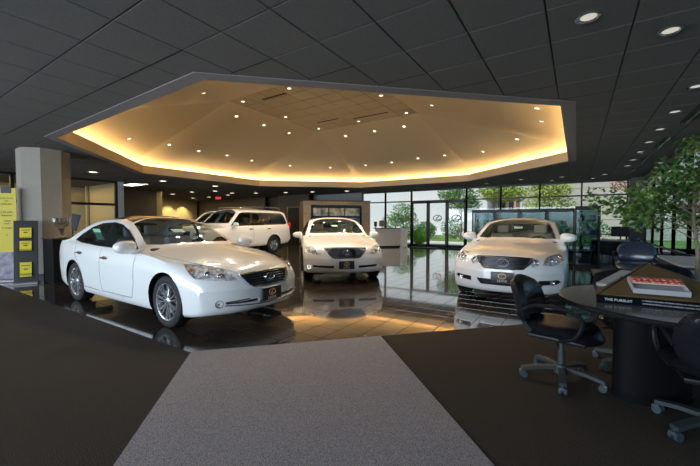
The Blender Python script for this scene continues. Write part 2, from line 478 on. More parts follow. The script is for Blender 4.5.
    # --- licence plate
    pz = P['plate_z']; h = front(0, pz); px = max(front(0, pz + .06).x, front(0, pz - .06).x, front(.15, pz).x) + .015
    bm = B(); box(bm, (px, 0, pz), (.02, .34, .17), bev=.006)
    pl = obj('licence_plate', bm, mat('plate_black', (.01, .01, .012), .35), root); pl['label'] = 'black dealer plate with gold emblem and a pale frame'
    bm = B(); tube(bm, [V((px + .008, y, z + pz)) for y, z in ((-.168, -.083), (.168, -.083), (.168, .083), (-.168, .083))], .007, 4, closed=True)
    obj('plate_frame', bm, chrome, pl)
    Mp = Matrix.Translation((px + .012, 0, pz - .055)) @ Matrix(((0, 0, 1, 0), (1, 0, 0, 0), (0, 1, 0, 0), (0, 0, 0, 1)))
    text('plate_lettering', 'LEXUS', .05, Mp, mat('plate_white', (.7, .7, .68), .4), pl)
    emblem(pl, (px + .014, 0, pz + .02), Matrix(((0, 0, 1), (1, 0, 0), (0, 1, 0))), .75, 'plate_emblem', mat('gold', (.75, .5, .18), .3, .9))
    # --- chrome strips across the lower intakes, as measured on the skin
    for st in P.get('strips', []):
        for s in (1, -1):
            bm = B(); tube(bm, [front(y, z) + V((.004, 0, 0)) if s > 0 else (lambda q: V((q.x + .004, -q.y, q.z)))(front(y, z)) for y, z in [tuple(q) for q in smooth_curve([(a, b, 0) for a, b in st], 5)] and [(q[0], q[1]) for q in smooth_curve([(a, b, 0) for a, b in st], 5)]], .008, 6)
            obj('chrome_strip', bm, chrome, root)
    for (y, z, r) in P.get('fogs', []):
        for s in (1, -1):
            h = front(y, z); bm = B(); M = V((1, .5 * s, 0)).to_track_quat('Z', 'Y').to_matrix()
            lathe(bm, [(r * 1.15, -.02), (r * 1.15, .012), (r, .012), (r * .95, .0), (r * .5, -.012), (r * .45, 0), (0, .004)], 18, (h.x - .002, h.y * s, z), M)
            obj('fog_lamp', bm, chrome, root)
    # --- mirrors, handles, window trim
    for s in (1, -1):
        mu, mv, mz = P['mirror']; bm = B()
        ms = P.get('mirror_s', 1.0); bmesh.ops.create_uvsphere(bm, u_segments=20, v_segments=14, radius=1)
        sp_ = lambda t, e: math.copysign(abs(t) ** e, t)
        for v_ in bm.verts:
            c_ = v_.co; k_ = 1 - .22 * (c_.y * s); v_.co = RZ(s * R(-12)) @ V((sp_(c_.x, .8) * .085 * ms, sp_(c_.y, .72) * .125 * ms, sp_(c_.z, .8) * .078 * ms * k_)) + V((mu - .02, (mv + .01) * s, mz))
        box(bm, (mu + .01, (mv - .13) * s, mz - .06), (.07, .16, .045), rot=RX(s * R(-18)), bev=.018, seg=2)
        mr = obj('mirror', bm, P.get('paint', white), root)
        bm = B(); box(bm, (mu - .095, (mv + .02) * s, mz), (.012, .17, .1), rot=RZ(s * R(-12)), bev=.004); obj('mirror_glass', bm, chrome, mr)
        for (hu, hz) in P['handles']:
            h = side(hu, hz, s); bm = B()
            tube(bm, [V((hu + t * .1, h.y + s * (.022 if abs(t) < .9 else 0), hz)) for t in (1, .8, 0, -.8, -1)], .011, 8)
            box(bm, (hu, h.y + s * .002, hz), (.12, .01, .045), bev=.004, mi=1)
            obj('door_handle', bm, [P.get('handlemat', chrome), blackp], root)
        if P.get('trim', True):
            poly = P.get('dlo') or P['windows'][0]; bm = B(); pts = []
            for i in range(len(poly)):
                (a, b), (c, d) = poly[i], poly[(i + 1) % len(poly)]
                for k in range(5):
                    h = side(a + (c - a) * k / 5, b + (d - b) * k / 5, s); pts.append(h + V((0, s * .002, 0)))
            tube(bm, pts, .005, 5, closed=True); obj('window_trim', bm, P.get('trimmat', chrome), root)
        for wu in (P['wf'], P['wr']):
            wheel(root, wu, s * (hw - .03 - P['tw'] / 2), P['wheel_r'], P['tw'], s, P['spokes'], P['rim'], P.get('style', 'double'), P.get('rimmat', alloy))
            bm = B(); n = 20; prev = None
            for k in range(n + 1):
                a = R(-35) + R(250) * k / n
                p = [V((wu + ar * cos(a), y * s, P['wheel_r'] + .005 + ar * sin(a))) for y in (hw * .97, .45)]
                # keep the outer rim on the skin
                h = side(p[0].x, max(p[0].z, P['sill'] + .01), s); p[0].y = h.y - s * .004
                cur = [bm.verts.new(q) for q in p]
                if prev: bm.faces.new([prev[0], prev[1], cur[1], cur[0]])
                prev = cur
            obj('wheel_arch', bm, blackp, root)
    # --- interior
    bm = B(); box(bm, ((P['wf'] + P['wr']) / 2 - .1, 0, .36), (2.6, hw * 1.7, .04))
    ch = P['cowl_z']
    box(bm, (P['dash_u'], 0, ch - .14), (.42, hw * 1.62, .22), bev=.07, seg=3); box(bm, (P['seat_u'] + .25, 0, .52), (.8, .2, .25), bev=.04)
    box(bm, (P['seat_u'] - 1.32, 0, ch - .1), (.45, hw * 1.45, .04), bev=.01)
    obj('dashboard', bm, darkin, root)
    bm = B(); sv = hw * .42 * P.get('drv', 1); cc = V((P['dash_u'] - .36, sv, ch - .13)); Ms = RY(R(68))
    tube(bm, [cc + Ms @ V((.185 * cos(a), .185 * sin(a), 0)) for a in [2 * pi * k / 20 for k in range(20)]], .015, 6, closed=True)
    for a in (0, pi, -pi / 2): cyl(bm, cc, cc + Ms @ V((.18 * sin(a), .18 * cos(a), 0)), .016, 6)
    lathe(bm, [(0, .03), (.05, .025), (.06, 0), (0, 0)], 12, cc, Ms)
    obj('steering_wheel', bm, blackp, root)
    bm = B(); h = down(P['dash_u'] - .5, 0); box(bm, (h.x + .02, 0, h.z - .12), (.03, .22, .065), bev=.012); obj('rear_view_mirror', bm, blackp, root)
    seats(root, P, P['leather'])
    for d in P.get('stickers', []):   # (u, v half-size...) paper behind the windshield
        h = down(d[0], d[1]); bm = B(); n = V((.55, 0, .83)); box(bm, (h.x - .008, h.y, h.z - .014), (d[2], d[3], .002), rot=RY(R(d[4]))); obj('window_sticker', bm, mat('paper_tint', (.55, .7, .65), .7), root)
    return root, (front, side, down)


def ES_D(d): return []
amber = mat('amber', (.8, .28, .05), .3)
ES = dict(hw=.91, wf=1.39, wr=-1.385, wheel_r=.33, arch=.375, tw=.215, spokes=7, rim=.235, rimmat=mat('bright_rim', (.66, .66, .68), .2, .85), sill=.2, cowl_z=1.0, sp=2.8,
    top=[(2.36, .49), (2.352, .56), (2.33, .63), (2.30, .69), (2.25, .735), (2.1, .795), (1.8, .86), (1.4, .92), (1.05, .97), (.88, 1.0), (.6, 1.125), (.2, 1.305), (-.02, 1.38), (-.2, 1.425), (-.5, 1.45), (-.9, 1.435), (-1.25, 1.37), (-1.6, 1.245), (-1.95, 1.115), (-2.05, 1.10), (-2.3, 1.08), (-2.4, 1.0), (-2.44, .85), (-2.485, .62), (-2.49, .52)],
    belt=[(2.36, .485), (2.35, .52), (2.3, .62), (2.2, .68), (2.0, .755), (1.6, .835), (1.2, .885), (.9, .91), (.5, .925), (0, .94), (-1, .97), (-1.8, 1.005), (-2.2, 1.01), (-2.35, .98), (-2.44, .8), (-2.49, .5)],
    bottom=[(2.36, .45), (2.352, .36), (2.33, .27), (2.27, .215), (2.1, .185), (1.6, .175), (0, .18), (-1.6, .2), (-2.2, .23), (-2.4, .28), (-2.49, .48)],
    width=[(2.36, .83), (2.2, .88), (1.9, .905), (1.2, .91), (-1.2, .91), (-1.9, .895), (-2.3, .85), (-2.49, .78)],
    sweep=[(2.36, .42), (2.2, .40), (1.6, .27), (1.0, .20), (.3, .15), (-.3, .04), (-.6, 0), (-1.2, -.08), (-1.9, -.15), (-2.49, -.25)],
    dlo=[(.62, .955), (.30, .945), (-.5, .965), (-1.20, 1.0), (-1.5, 1.03), (-1.32, 1.14), (-1.05, 1.255), (-.75, 1.32), (-.35, 1.335), (-.1, 1.30), (.15, 1.215), (.4, 1.09)],
    windows=[[(.50, .975), (-.33, .98), (-.36, 1.305), (-.1, 1.275), (.13, 1.195), (.36, 1.075)], [(-.42, .985), (-1.16, 1.02), (-1.16, 1.185), (-.98, 1.255), (-.72, 1.30), (-.44, 1.31)]],
    side_seams=[[(.66, .9), (.64, .5), (.56, .28), (-.36, .28), (-.385, .6), (-.38, .95), (-.38, .6), (-.35, .29), (.57, .29), (.655, .5)], [(-.4, .28), (-1.0, .29), (-1.06, .55), (-1.3, .8), (-1.34, 1.0), (-1.29, .8), (-1.05, .55), (-.99, .30)]],
    windshield=[(.80, 0), (.785, .3), (.71, .55), (.60, .70), (.0, .575), (-.12, .3), (-.14, 0), (-.12, -.3), (.0, -.575), (.60, -.70), (.71, -.55), (.785, -.3)],
    backlight=[(-1.38, 0), (-1.36, .52), (-1.78, .62), (-1.9, .3), (-1.92, 0), (-1.9, -.3), (-1.78, -.62), (-1.36, -.52)],
    roof_panel=[(-.17, 0), (-.15, .3), (-.06, .56), (-.7, .575), (-1.2, .55), (-1.22, 0), (-1.2, -.55), (-.7, -.575), (-.06, -.56), (-.15, -.3)],
    hood_seams=[[(2.22, .42), (1.9, .62), (1.3, .76), (.86, .80), (1.3, .757), (1.9, .617)], [(2.22, -.42), (1.9, -.62), (1.3, -.76), (.86, -.80), (1.3, -.757), (1.9, -.617)]],
    grille=[(-.42, .69), (-.2, .705), (0, .71), (.2, .705), (.42, .69), (.36, .58), (.27, .525), (0, .515), (-.27, .525), (-.36, .58)], bars=6, frame_r=.009,
    intakes=[[(.19, .372), (.60, .364), (.60, .345), (.19, .335)], [(-.17, .34), (.17, .34), (.17, .305), (-.17, .305)]],
    strips=[[(.33, .386), (.48, .380), (.61, .372)], [(0, .29), (.17, .298), (.41, .316), (.61, .333)]], fogs=[(.665, .356, .042)],
    lamps=[('headlight', [(1.60, .755, .815), (1.863, .61, .795), (2.004, .546, .768), (2.132, .502, .727), (2.276, .43, .622), (2.128, .666, .636), (1.922, .815, .662), (1.827, .825, .719)], 38)],
    bulbs=[(.60, .675, .042, chrome), (.69, .70, .045, chrome), (.78, .745, .03, amber)],
    emblem=(.62, 1.0), plate_z=.405, mirror=(.68, 1.0, 1.0), mirror_s=1.15, handles=[(-.22, .80), (-1.12, .835)], dash_u=.62, seat_u=-.15, leather=greyleather,
    handlemat=chrome, stickers=[(.40, -.1, .12, .20, 25)], side_glass=glass('side_car_glass', (.42, .46, .45)))
LS = dict(hw=.9375, wf=1.485, wr=-1.485, wheel_r=.345, arch=.385, tw=.235, spokes=5, rim=.235, sill=.2, cowl_z=1.02, sp=2.8, paint=mat('cream_pearl_paint', (.83, .82, .80), .3, coat=1.0),
    top=[(2.42, .52), (2.41, .60), (2.385, .69), (2.35, .75), (2.29, .79), (2.1, .84), (1.8, .89), (1.4, .945), (1.05, .995), (.88, 1.025), (.6, 1.15), (.2, 1.33), (-.02, 1.405), (-.2, 1.445), (-.5, 1.47), (-.9, 1.455), (-1.25, 1.39), (-1.6, 1.27), (-2.0, 1.13), (-2.1, 1.12), (-2.4, 1.10), (-2.5, 1.02), (-2.54, .87), (-2.59, .64), (-2.60, .54)],
    belt=[(2.42, .515), (2.41, .56), (2.35, .67), (2.25, .72), (2.0, .79), (1.6, .86), (1.2, .91), (.9, .93), (.5, .945), (0, .96), (-1, .985), (-1.9, 1.015), (-2.3, 1.02), (-2.45, .98), (-2.54, .8), (-2.6, .5)],
    bottom=[(2.42, .47), (2.41, .36), (2.39, .28), (2.33, .225), (2.1, .19), (1.6, .18), (0, .19), (-1.6, .2), (-2.3, .24), (-2.5, .29), (-2.6, .48)],
    width=[(2.42, .88), (2.25, .91), (1.9, .93), (1.2, .9375), (-1.2, .9375), (-1.9, .92), (-2.4, .87), (-2.6, .8)],
    sweep=[(2.42, .34), (2.2, .33), (1.6, .25), (1.0, .20), (.3, .15), (-.3, .04), (-.6, 0), (-1.2, -.08), (-1.9, -.15), (-2.6, -.25)],
    dlo=ES_D(.02), windows=[], side_seams=[], windshield=[], grille=[(-.47, .765), (-.2, .775), (0, .778), (.2, .775), (.47, .765), (.40, .66), (.31, .575), (.24, .555), (-.24, .555), (-.31, .575), (-.40, .66)], bars=8, frame_r=.011,
    intakes=[[(.27, .39), (.71, .40), (.71, .355), (.27, .335)]], strips=[], fogs=[(.79, .36, .038)],
    lamps=[('headlight', [(2.337, .50, .632), (2.24, .58, .74), (2.05, .67, .79), (1.90, .745, .795), (1.85, .865, .765), (2.035, .86, .687), (2.19, .76, .640), (2.266, .663, .623)], 38)],
    bulbs=[(.68, .68, .05, chrome), (.79, .70, .045, chrome), (.62, .64, .03, chrome)],
    emblem=(.665, 1.05), plate_z=.41, mirror=(.60, 1.02, 1.0), handles=[(-.22, .83), (-1.12, .86)], dash_u=.62, seat_u=-.15, leather=cream, stickers=[(.40, -.03, .1, .16, 24)])
GS = dict(hw=.91, wf=1.425, wr=-1.425, wheel_r=.335, arch=.375, tw=.235, spokes=5, rim=.235, sill=.2, cowl_z=1.0, sp=2.4, paint=mat('ivory_pearl_paint', (.83, .815, .79), .3, coat=1.0),
    top=[(2.36, .52), (2.35, .60), (2.325, .68), (2.29, .735), (2.24, .775), (2.1, .82), (1.8, .875), (1.4, .93), (1.05, .98), (.88, 1.01), (.6, 1.13), (.2, 1.30), (-.02, 1.365), (-.2, 1.405), (-.5, 1.425), (-.9, 1.40), (-1.25, 1.33), (-1.6, 1.22), (-1.95, 1.11), (-2.05, 1.10), (-2.3, 1.08), (-2.4, 1.0), (-2.44, .85), (-2.49, .62), (-2.50, .52)],
    belt=[(2.36, .515), (2.35, .55), (2.3, .64), (2.2, .70), (2.0, .765), (1.6, .83), (1.2, .885), (.9, .915), (.5, .93), (0, .945), (-1, .975), (-1.8, 1.005), (-2.2, 1.01), (-2.35, .98), (-2.44, .8), (-2.5, .5)],
    bottom=[(2.36, .47), (2.35, .35), (2.33, .26), (2.28, .21), (2.1, .185), (1.6, .175), (0, .18), (-1.6, .2), (-2.2, .23), (-2.4, .28), (-2.5, .48)],
    width=[(2.36, .84), (2.2, .885), (1.9, .905), (1.2, .91), (-1.2, .91), (-1.9, .895), (-2.3, .85), (-2.5, .78)],
    sweep=[(2.36, .42), (2.2, .40), (1.6, .27), (1.0, .20), (.3, .15), (-.3, .04), (-.6, 0), (-1.2, -.08), (-1.9, -.15), (-2.5, -.25)],
    dlo=ES_D(-.01), windows=[], side_seams=[], windshield=[], grille=[(-.42, .765), (-.2, .775), (0, .778), (.2, .775), (.42, .765), (.37, .68), (.29, .605), (0, .595), (-.29, .605), (-.37, .68)], bars=9, frame_r=.012, barmat=mat('grille_grey', (.10, .10, .11), .3, .8),
    intakes=[[(-.41, .42), (0, .425), (.41, .42), (.34, .325), (-.34, .325)], [(.50, .432), (.76, .445), (.80, .41), (.74, .372), (.50, .355)]], strips=[], fogs=[(.68, .402, .036)],
    lamps=[('headlight', [(2.199, .56, .676), (2.071, .585, .76), (1.834, .66, .802), (1.60, .79, .813), (1.751, .818, .762), (1.953, .79, .685), (2.106, .672, .655)], 38), ('inner_lamp', [], 20)],
    bulbs=[(.68, .725, .055, chrome), (.77, .77, .045, chrome), (.81, .72, .025, amber)], inner_bulb=(.445, .70, .055),
    emblem=(.69, 1.15), plate_z=.46, mirror=(.62, .89, 1.04), mirror_s=1.1, handles=[(-.22, .80), (-1.12, .835)], dash_u=.62, seat_u=-.15, leather=cream, stickers=[(.36, .02, .1, .16, 23)])
def shared(P, dz, kz=1.0):
    for k in ('dlo',): P[k] = [(x, z + dz) for x, z in ES[k]]
    P['windows'] = [[(x, z + dz) for x, z in w] for w in ES['windows']]
    P['side_seams'] = ES['side_seams']; P['windshield'] = [(x, y * P['hw'] / .91) for x, y in ES['windshield']]; P['backlight'] = ES['backlight']
    P['side_glass'] = ES['side_glass']
shared(LS, .025); shared(GS, 0)
GS['lamps'] = [GS['lamps'][0], ('headlight', [(.445 + .07 * cos(k * .5236), .702 + .06 * sin(k * .5236)) for k in range(12)], 25)]
GX = dict(hw=.94, wf=1.395, wr=-1.395, wheel_r=.375, arch=.43, tw=.255, spokes=6, rim=.22, style='single', sill=.35, cowl_z=1.2, sp=3.0, tumble=.24, crown=.07,
    top=[(2.20, .70), (2.19, .85), (2.17, 1.0), (2.10, 1.08), (1.8, 1.13), (1.4, 1.165), (1.15, 1.19), (1.02, 1.23), (.8, 1.42), (.5, 1.68), (.35, 1.79), (.15, 1.84), (-.4, 1.865), (-1.4, 1.86), (-2.0, 1.84), (-2.25, 1.80), (-2.34, 1.7), (-2.46, 1.3), (-2.52, 1.15), (-2.56, .9), (-2.60, .75), (-2.61, .6)],
    belt=[(2.20, .69), (2.19, .8), (2.15, .92), (2.05, 1.0), (1.6, 1.08), (1.1, 1.11), (.5, 1.13), (-1, 1.15), (-2.2, 1.16), (-2.48, 1.15), (-2.52, 1.1), (-2.58, .85), (-2.61, .58)],
    bottom=[(2.20, .6), (2.19, .5), (2.15, .42), (2.0, .38), (1.6, .36), (0, .36), (-2.0, .38), (-2.4, .42), (-2.55, .5), (-2.61, .56)],
    width=[(2.2, .87), (2.0, .92), (1.6, .94), (-1.9, .94), (-2.4, .92), (-2.61, .86)],
    sweep=[(2.2, .22), (1.6, .15), (.9, .12), (.3, .08), (-.2, 0), (-1.8, 0), (-2.61, -.12)],
    dlo=[(.86, 1.17), (-2.22, 1.22), (-2.30, 1.30), (-2.14, 1.62), (-2.0, 1.70), (.12, 1.71), (.32, 1.66)],
    windows=[[(.74, 1.19), (-.18, 1.20), (-.18, 1.68), (.10, 1.69), (.29, 1.64)], [(-.28, 1.20), (-1.22, 1.21), (-1.22, 1.68), (-.28, 1.68)], [(-1.30, 1.215), (-2.20, 1.24), (-2.24, 1.31), (-2.10, 1.60), (-1.98, 1.67), (-1.30, 1.68)]],
    side_seams=[[(-.22, 1.15), (-.21, .5), (-.23, .5), (-.24, 1.15)]],
    windshield=[(.95, 0), (.93, .4), (.84, .74), (.40, .64), (.30, .3), (.29, 0), (.30, -.3), (.40, -.64), (.84, -.74), (.93, -.4)],
    grille=[(-.38, 1.0), (.38, 1.0), (.32, .76), (-.32, .76)], bars=6, intakes=[[(-.5, .58), (.5, .58), (.42, .48), (-.42, .48)]],
    lamps=[('headlight', [(.44, .78), (.46, .96), (.80, .98), (.88, .92), (.86, .80)], 30)], bulbs=[(.62, .87, .06, chrome), (.76, .88, .05, chrome)],
    emblem=(.88, 1.0), plate_z=.64, mirror=(.78, 1.03, 1.24), handles=[(-.10, 1.05), (-1.10, 1.06)], dash_u=.75, seat_u=0, seat_z=.55, leather=cream, side_glass=glass('dark_car_glass', (.08, .08, .07)), stickers=[], trim=False)
# ---------------------------------------------------------------- the room
ZC = 3.035; GX0, GY0, TS = .371, 1.390, .6096
OCT = [(-3.66, 2.38), (-.07, 5.88), (-.07, 11.5), (-3.8, 15.0), (-9.1, 14.9), (-12.8, 11.5), (-12.8, 6.1), (-8.86, 2.5)]
def poly_area(p): return sum(p[i][0] * p[(i + 1) % len(p)][1] - p[(i + 1) % len(p)][0] * p[i][1] for i in range(len(p))) / 2
def clip(poly, a, b, c, keep_neg=True):
    """keep the side where a*x+b*y+c <= 0 (or >= 0)"""
    out = []; s = 1 if keep_neg else -1; n = len(poly)
    for i in range(n):
        p, q = poly[i], poly[(i + 1) % n]; dp, dq = s * (a * p[0] + b * p[1] + c), s * (a * q[0] + b * q[1] + c)
        if dp <= 0: out.append(p)
        if (dp < 0 < dq) or (dq < 0 < dp):
            t = dp / (dp - dq); out.append((p[0] + (q[0] - p[0]) * t, p[1] + (q[1] - p[1]) * t))
    return out if len(out) > 2 and abs(poly_area(out)) > 1e-4 else []
def edges_of(P):
    out = []
    for i in range(len(P)):
        (x1, y1), (x2, y2) = P[i], P[(i + 1) % len(P)]
        a, b = (y2 - y1), -(x2 - x1); L = hypot(a, b); out.append((a / L, b / L, -(a * x1 + b * y1) / L))   # <=0 inside for ccw
    return out
def offset(P, d):      # grow a ccw convex polygon by d
    E = [(a, b, c - d) for a, b, c in edges_of(P)]; out = []
    for i in range(len(E)):
        (a, b, c), (e, f, g) = E[i - 1], E[i]; D_ = a * f - b * e; out.append(((b * g - c * f) / D_, (c * e - a * g) / D_))
    return out
def inside(P, x, y): return all(a * x + b * y + c <= 1e-6 for a, b, c in edges_of(P))
def minus(poly, P):
    """poly minus convex P -> list of convex pieces"""
    out = []; rest = poly
    for a, b, c in edges_of(P):
        o = clip(rest, a, b, c, False)
        if o: out.append(o)
        rest = clip(rest, a, b, c, True)
        if not rest: break
    return out
wall_dark = mat('dark_wall_paint', (.12, .098, .07), .85, bump=(60, .1))
wall_grey = mat('grey_fabric_wall', (.17, .155, .13), .9, noise=(45, (.14, .125, .10)), bump=(90, .2))
wall_pale = mat('pale_wall_paint', (.42, .42, .42), .85)
wall_yel = mat('cream_wall_paint', (.46, .38, .22), .85)
tile_m = mat('acoustic_ceiling_tile', (.185, .180, .172), .95, noise=(55, (.150, .146, .140)), bump=(140, .15), spec=.1)
grid_m = mat('ceiling_grid_dark', (.012, .013, .015), .9)  # dark grid runners showing in the tile joints
soff_m = mat('soffit_paint', (.24, .225, .24), .8)
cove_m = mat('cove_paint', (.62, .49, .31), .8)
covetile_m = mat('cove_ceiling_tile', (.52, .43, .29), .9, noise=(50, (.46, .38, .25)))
alu = mat('dark_anodised_frame', (.012, .012, .014), .35, .3)
carpet_d = mat('dark_carpet', (.006, .005, .004), .95, noise=(190, (.12, .098, .08), .13), bump=(220, .6), spec=.04)
carpet_l = mat('runner_carpet', (.11, .10, .103), .95, noise=(190, (.50, .455, .47), .17), bump=(220, .6), spec=.04)
grout = mat('tile_grout', (.075, .065, .055), .7)
floor_t = [mat('floor_tile_%d' % i, c, .12, noise=(2.5, tuple(v * .8 for v in c)), spec=.6, coat=1.0, coatr=.035) for i, c in enumerate([(.050, .038, .029), (.044, .034, .026), (.057, .043, .032)])]

# floor and carpets
bm = B(); box(bm, (-12.5, 6, -.12), (33, 25.5, .2)); tag(obj('floor', bm, grout, smooth=False), kind='structure')
CH = [(-3.33, 2.05), (.36, 6.02)]     # the diagonal edge between carpet and tile
FIELD = [(-12.9, 2.05), CH[0], CH[1], (.36, 12.3), (-3.0, 12.5), (-3.0, 17.5), (-12.9, 17.5)]
def prism_obj(name, polys, z0, z1, m, parent=None):
    bm = B()
    for p in polys:
        if poly_area(p) < 0: p = p[::-1]
        prism(bm, p, z0, z1)
    return obj(name, bm, m, parent, smooth=False)
e = V((CH[1][0] - CH[0][0], CH[1][1] - CH[0][1])).normalized(); nrm = V((e.y, -e.x))
r0 = V(CH[0]) + e * .02; r1 = V((-1.83, 3.50)); r1 = V(CH[0]) + e * ((r1 - V(CH[0])).dot(e))
rd = [r0, r1, r1 + V((.69, -.70)) * 9, r0 + V((.69, -.70)) * 9]
tag(prism_obj('floor_runner_carpet', [[tuple(p) for p in rd]], -.02, .004, carpet_l), kind='structure')
tag(prism_obj('floor_dark_carpet', [[(-28, -6.2), (2.2, -6.2), (2.2, 2.0), (-3.38, 2.0), (-3.33, 2.05), (-28, 2.05)],
     [(-3.38, 2.0), (2.2, 2.0), (2.2, 6.02), (.36, 6.02)],
     [(-28, 2.05), (-12.9, 2.05), (-12.9, 17.5), (-28, 17.5)]], -.02, 0.0, carpet_d), kind='structure')
tag(prism_obj('floor_grey_carpet', [[(.36, 6.02), (2.2, 6.02), (2.2, 17.5), (.36, 17.5)], [(-3.0, 12.5), (.36, 12.3), (.36, 17.5), (-3, 17.5)]], -.02, 0.0, mat('grey_carpet', (.09, .088, .086), .95, noise=(120, (.20, .195, .19), .2), spec=.05)), kind='structure')
tf = tag(prism_obj('floor_tile_field', [[(-12.9, 2.05), CH[0], (-12.9, 12.3)], [CH[0], CH[1], (.36, 12.3), (-12.9, 12.3)], [(-12.9, 12.3), (-3.0, 12.3), (-3.0, 17.5), (-12.9, 17.5)]], -.02, -.005, grout), kind='structure')
cells = []
s = .33
for i in range(-40, 3):
    for j in range(5, 54):
        x0, y0 = i * s - .14, j * s + .17; q = [(x0 + .003, y0 + .003), (x0 + s - .003, y0 + .003), (x0 + s - .003, y0 + s - .003), (x0 + .003, y0 + s - .003)]
        for (a, b, c) in [(1, 0, -.36), (-1, 0, -12.9), (0, -1, 2.05), (0, 1, -17.5), (e.y, -e.x, -(e.y * CH[0][0] - e.x * CH[0][1]))]:
            q = clip(q, a, b, c)
            if not q: break
        if q and not (x0 > -3 and y0 > 12.3): cells.append((q, x0, y0))
def vis(x, y):
    a = math.atan2(-x, y) - R(33.21); return abs(a) < R(46)
cells.sort(key=lambda c: (0 if vis(c[1], c[2]) else 1, hypot(c[1], c[2])))
rnd = random.Random(3)
def tile_geo(bm, q, rnd, mi=0):
    cx = sum(p[0] for p in q) / len(q); cy = sum(p[1] for p in q) / len(q); tx, ty = rnd.gauss(0, .0005), rnd.gauss(0, .0005)
    a = [bm.verts.new((x, y, -.006)) for x, y in q]; k = 1 - .008
    b = [bm.verts.new((cx + (x - cx) * k, cy + (y - cy) * k, (x - cx) * tx + (y - cy) * ty)) for x, y in q]
    if poly_area(q) < 0: a.reverse(); b.reverse()
    f = bm.faces.new(b); f.material_index = mi
    for i in range(len(q)): bm.faces.new([a[i], a[(i + 1) % len(q)], b[(i + 1) % len(q)], b[i]]).material_index = mi
for q, x, y in cells[:300]:
    bm = B(); tile_geo(bm, q, rnd); obj('floor_tile', bm, rnd.choice(floor_t), tf, smooth=False)
bm = B()
for q, x, y in cells[300:]: tile_geo(bm, q, rnd, rnd.randrange(3))
tag(obj('floor_tile_field_beyond', bm, floor_t, tf, smooth=False), kind='stuff')

# tile ceiling with the octagonal opening
XL, XR, Y0, Y1 = -28, 2.2, -6.2, 17.7
rect = [(XL, Y0), (XR, Y0), (XR, Y1), (XL, Y1)]
ce = tag(prism_obj('ceiling', minus(rect, OCT), ZC + .012, ZC + .05, grid_m), kind='structure')
tl = []
for i in range(-47, 4):
    for j in range(-13, 28):
        x0, y0 = GX0 + i * TS, GY0 + j * TS; g = .005
        q = [(max(x0 + g, XL), max(y0 + g, Y0)), (min(x0 + TS - g, XR), max(y0 + g, Y0)), (min(x0 + TS - g, XR), min(y0 + TS - g, Y1)), (max(x0 + g, XL), min(y0 + TS - g, Y1))]
        if q[1][0] - q[0][0] < .02 or q[2][1] - q[1][1] < .02: continue
        whole = all(not inside(OCT, *p) for p in q) and not any(a and clip(q, *a) == [] for a in []) 
        pcs = minus(q, OCT)
        A = sum(abs(poly_area(p)) for p in pcs)
        if A < 1e-3: continue
        whole = abs(A - abs(poly_area(q))) < 1e-5
        tl.append((q if whole else pcs, whole, x0 + .3, y0 + .3))
tl.sort(key=lambda c: (0 if vis(c[2], c[3]) and c[3] > .6 else 1, hypot(c[2], c[3])))
def ctile(bm, t):
    if t[1]:
        q = t[0]; cx = sum(p[0] for p in q) / 4; cy = sum(p[1] for p in q) / 4
        a = [bm.verts.new((x, y, ZC + .011)) for x, y in q]; b = [bm.verts.new((cx + (x - cx) * .985, cy + (y - cy) * .985, ZC)) for x, y in q]
        bm.faces.new(b[::-1])
        for i in range(4): bm.faces.new([a[i], b[i], b[(i + 1) % 4], a[(i + 1) % 4]])
    else:
        for p in t[0]: bm.faces.new([bm.verts.new((x, y, ZC)) for x, y in (p[::-1] if poly_area(p) > 0 else p)])
for t in tl[:300]:
    bm = B(); ctile(bm, t); obj('ceiling_tile', bm, tile_m, ce, smooth=False)
bm = B()
for t in tl[300:]: ctile(bm, t)
tag(obj('ceiling_tiles_beyond', bm, tile_m, ce, smooth=False), kind='stuff')
# the raised octagonal cove
def band(bm, A, za, Bp, zb, mi=0):
    a = [bm.verts.new((x, y, za)) for x, y in A]; b = [bm.verts.new((x, y, zb)) for x, y in Bp]
    for i in range(len(A)): bm.faces.new([a[i], a[(i + 1) % len(A)], b[(i + 1) % len(A)], b[i]]).material_index = mi
inn = offset(OCT, -.16); led = offset(OCT, .38); pan = [(-8.4, 6.5), (-4.3, 6.5), (-4.3, 10.5), (-8.4, 10.5)]; ZP = 4.8
bm = B(); o1 = offset(OCT, .03)
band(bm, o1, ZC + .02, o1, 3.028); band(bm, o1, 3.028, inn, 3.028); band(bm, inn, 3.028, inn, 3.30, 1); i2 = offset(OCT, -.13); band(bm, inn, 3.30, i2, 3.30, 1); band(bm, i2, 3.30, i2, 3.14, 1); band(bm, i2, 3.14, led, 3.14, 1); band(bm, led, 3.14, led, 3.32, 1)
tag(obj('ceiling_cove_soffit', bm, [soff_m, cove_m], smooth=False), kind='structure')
bm = B(); L = [bm.verts.new((x, y, 3.32)) for x, y in led]; Pn = [bm.verts.new((x, y, ZP)) for x, y in pan]
# led order: 0 near-right chamfer start ... ; pan: near-left, near-right, far-right, far-left
near = {0: 1, 1: 1, 2: 2, 3: 2, 4: 3, 5: 3, 6: 0, 7: 0}
for i in range(8):
    j = (i + 1) % 8; a, b = near[i], near[j]
    bm.faces.new([L[i], L[j], Pn[b], Pn[a]] if a != b else [L[i], L[j], Pn[a]])
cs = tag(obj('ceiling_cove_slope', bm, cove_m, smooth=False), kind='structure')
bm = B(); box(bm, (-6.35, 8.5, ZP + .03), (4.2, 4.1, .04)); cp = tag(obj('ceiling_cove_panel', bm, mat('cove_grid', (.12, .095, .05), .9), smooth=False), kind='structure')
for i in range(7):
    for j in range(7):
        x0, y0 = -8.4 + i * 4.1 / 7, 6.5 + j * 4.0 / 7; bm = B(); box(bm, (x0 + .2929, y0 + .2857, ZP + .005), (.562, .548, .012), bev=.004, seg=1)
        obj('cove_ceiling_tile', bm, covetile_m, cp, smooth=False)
strip = emis('cove_tube_glow', (1, .72, .35), 56)
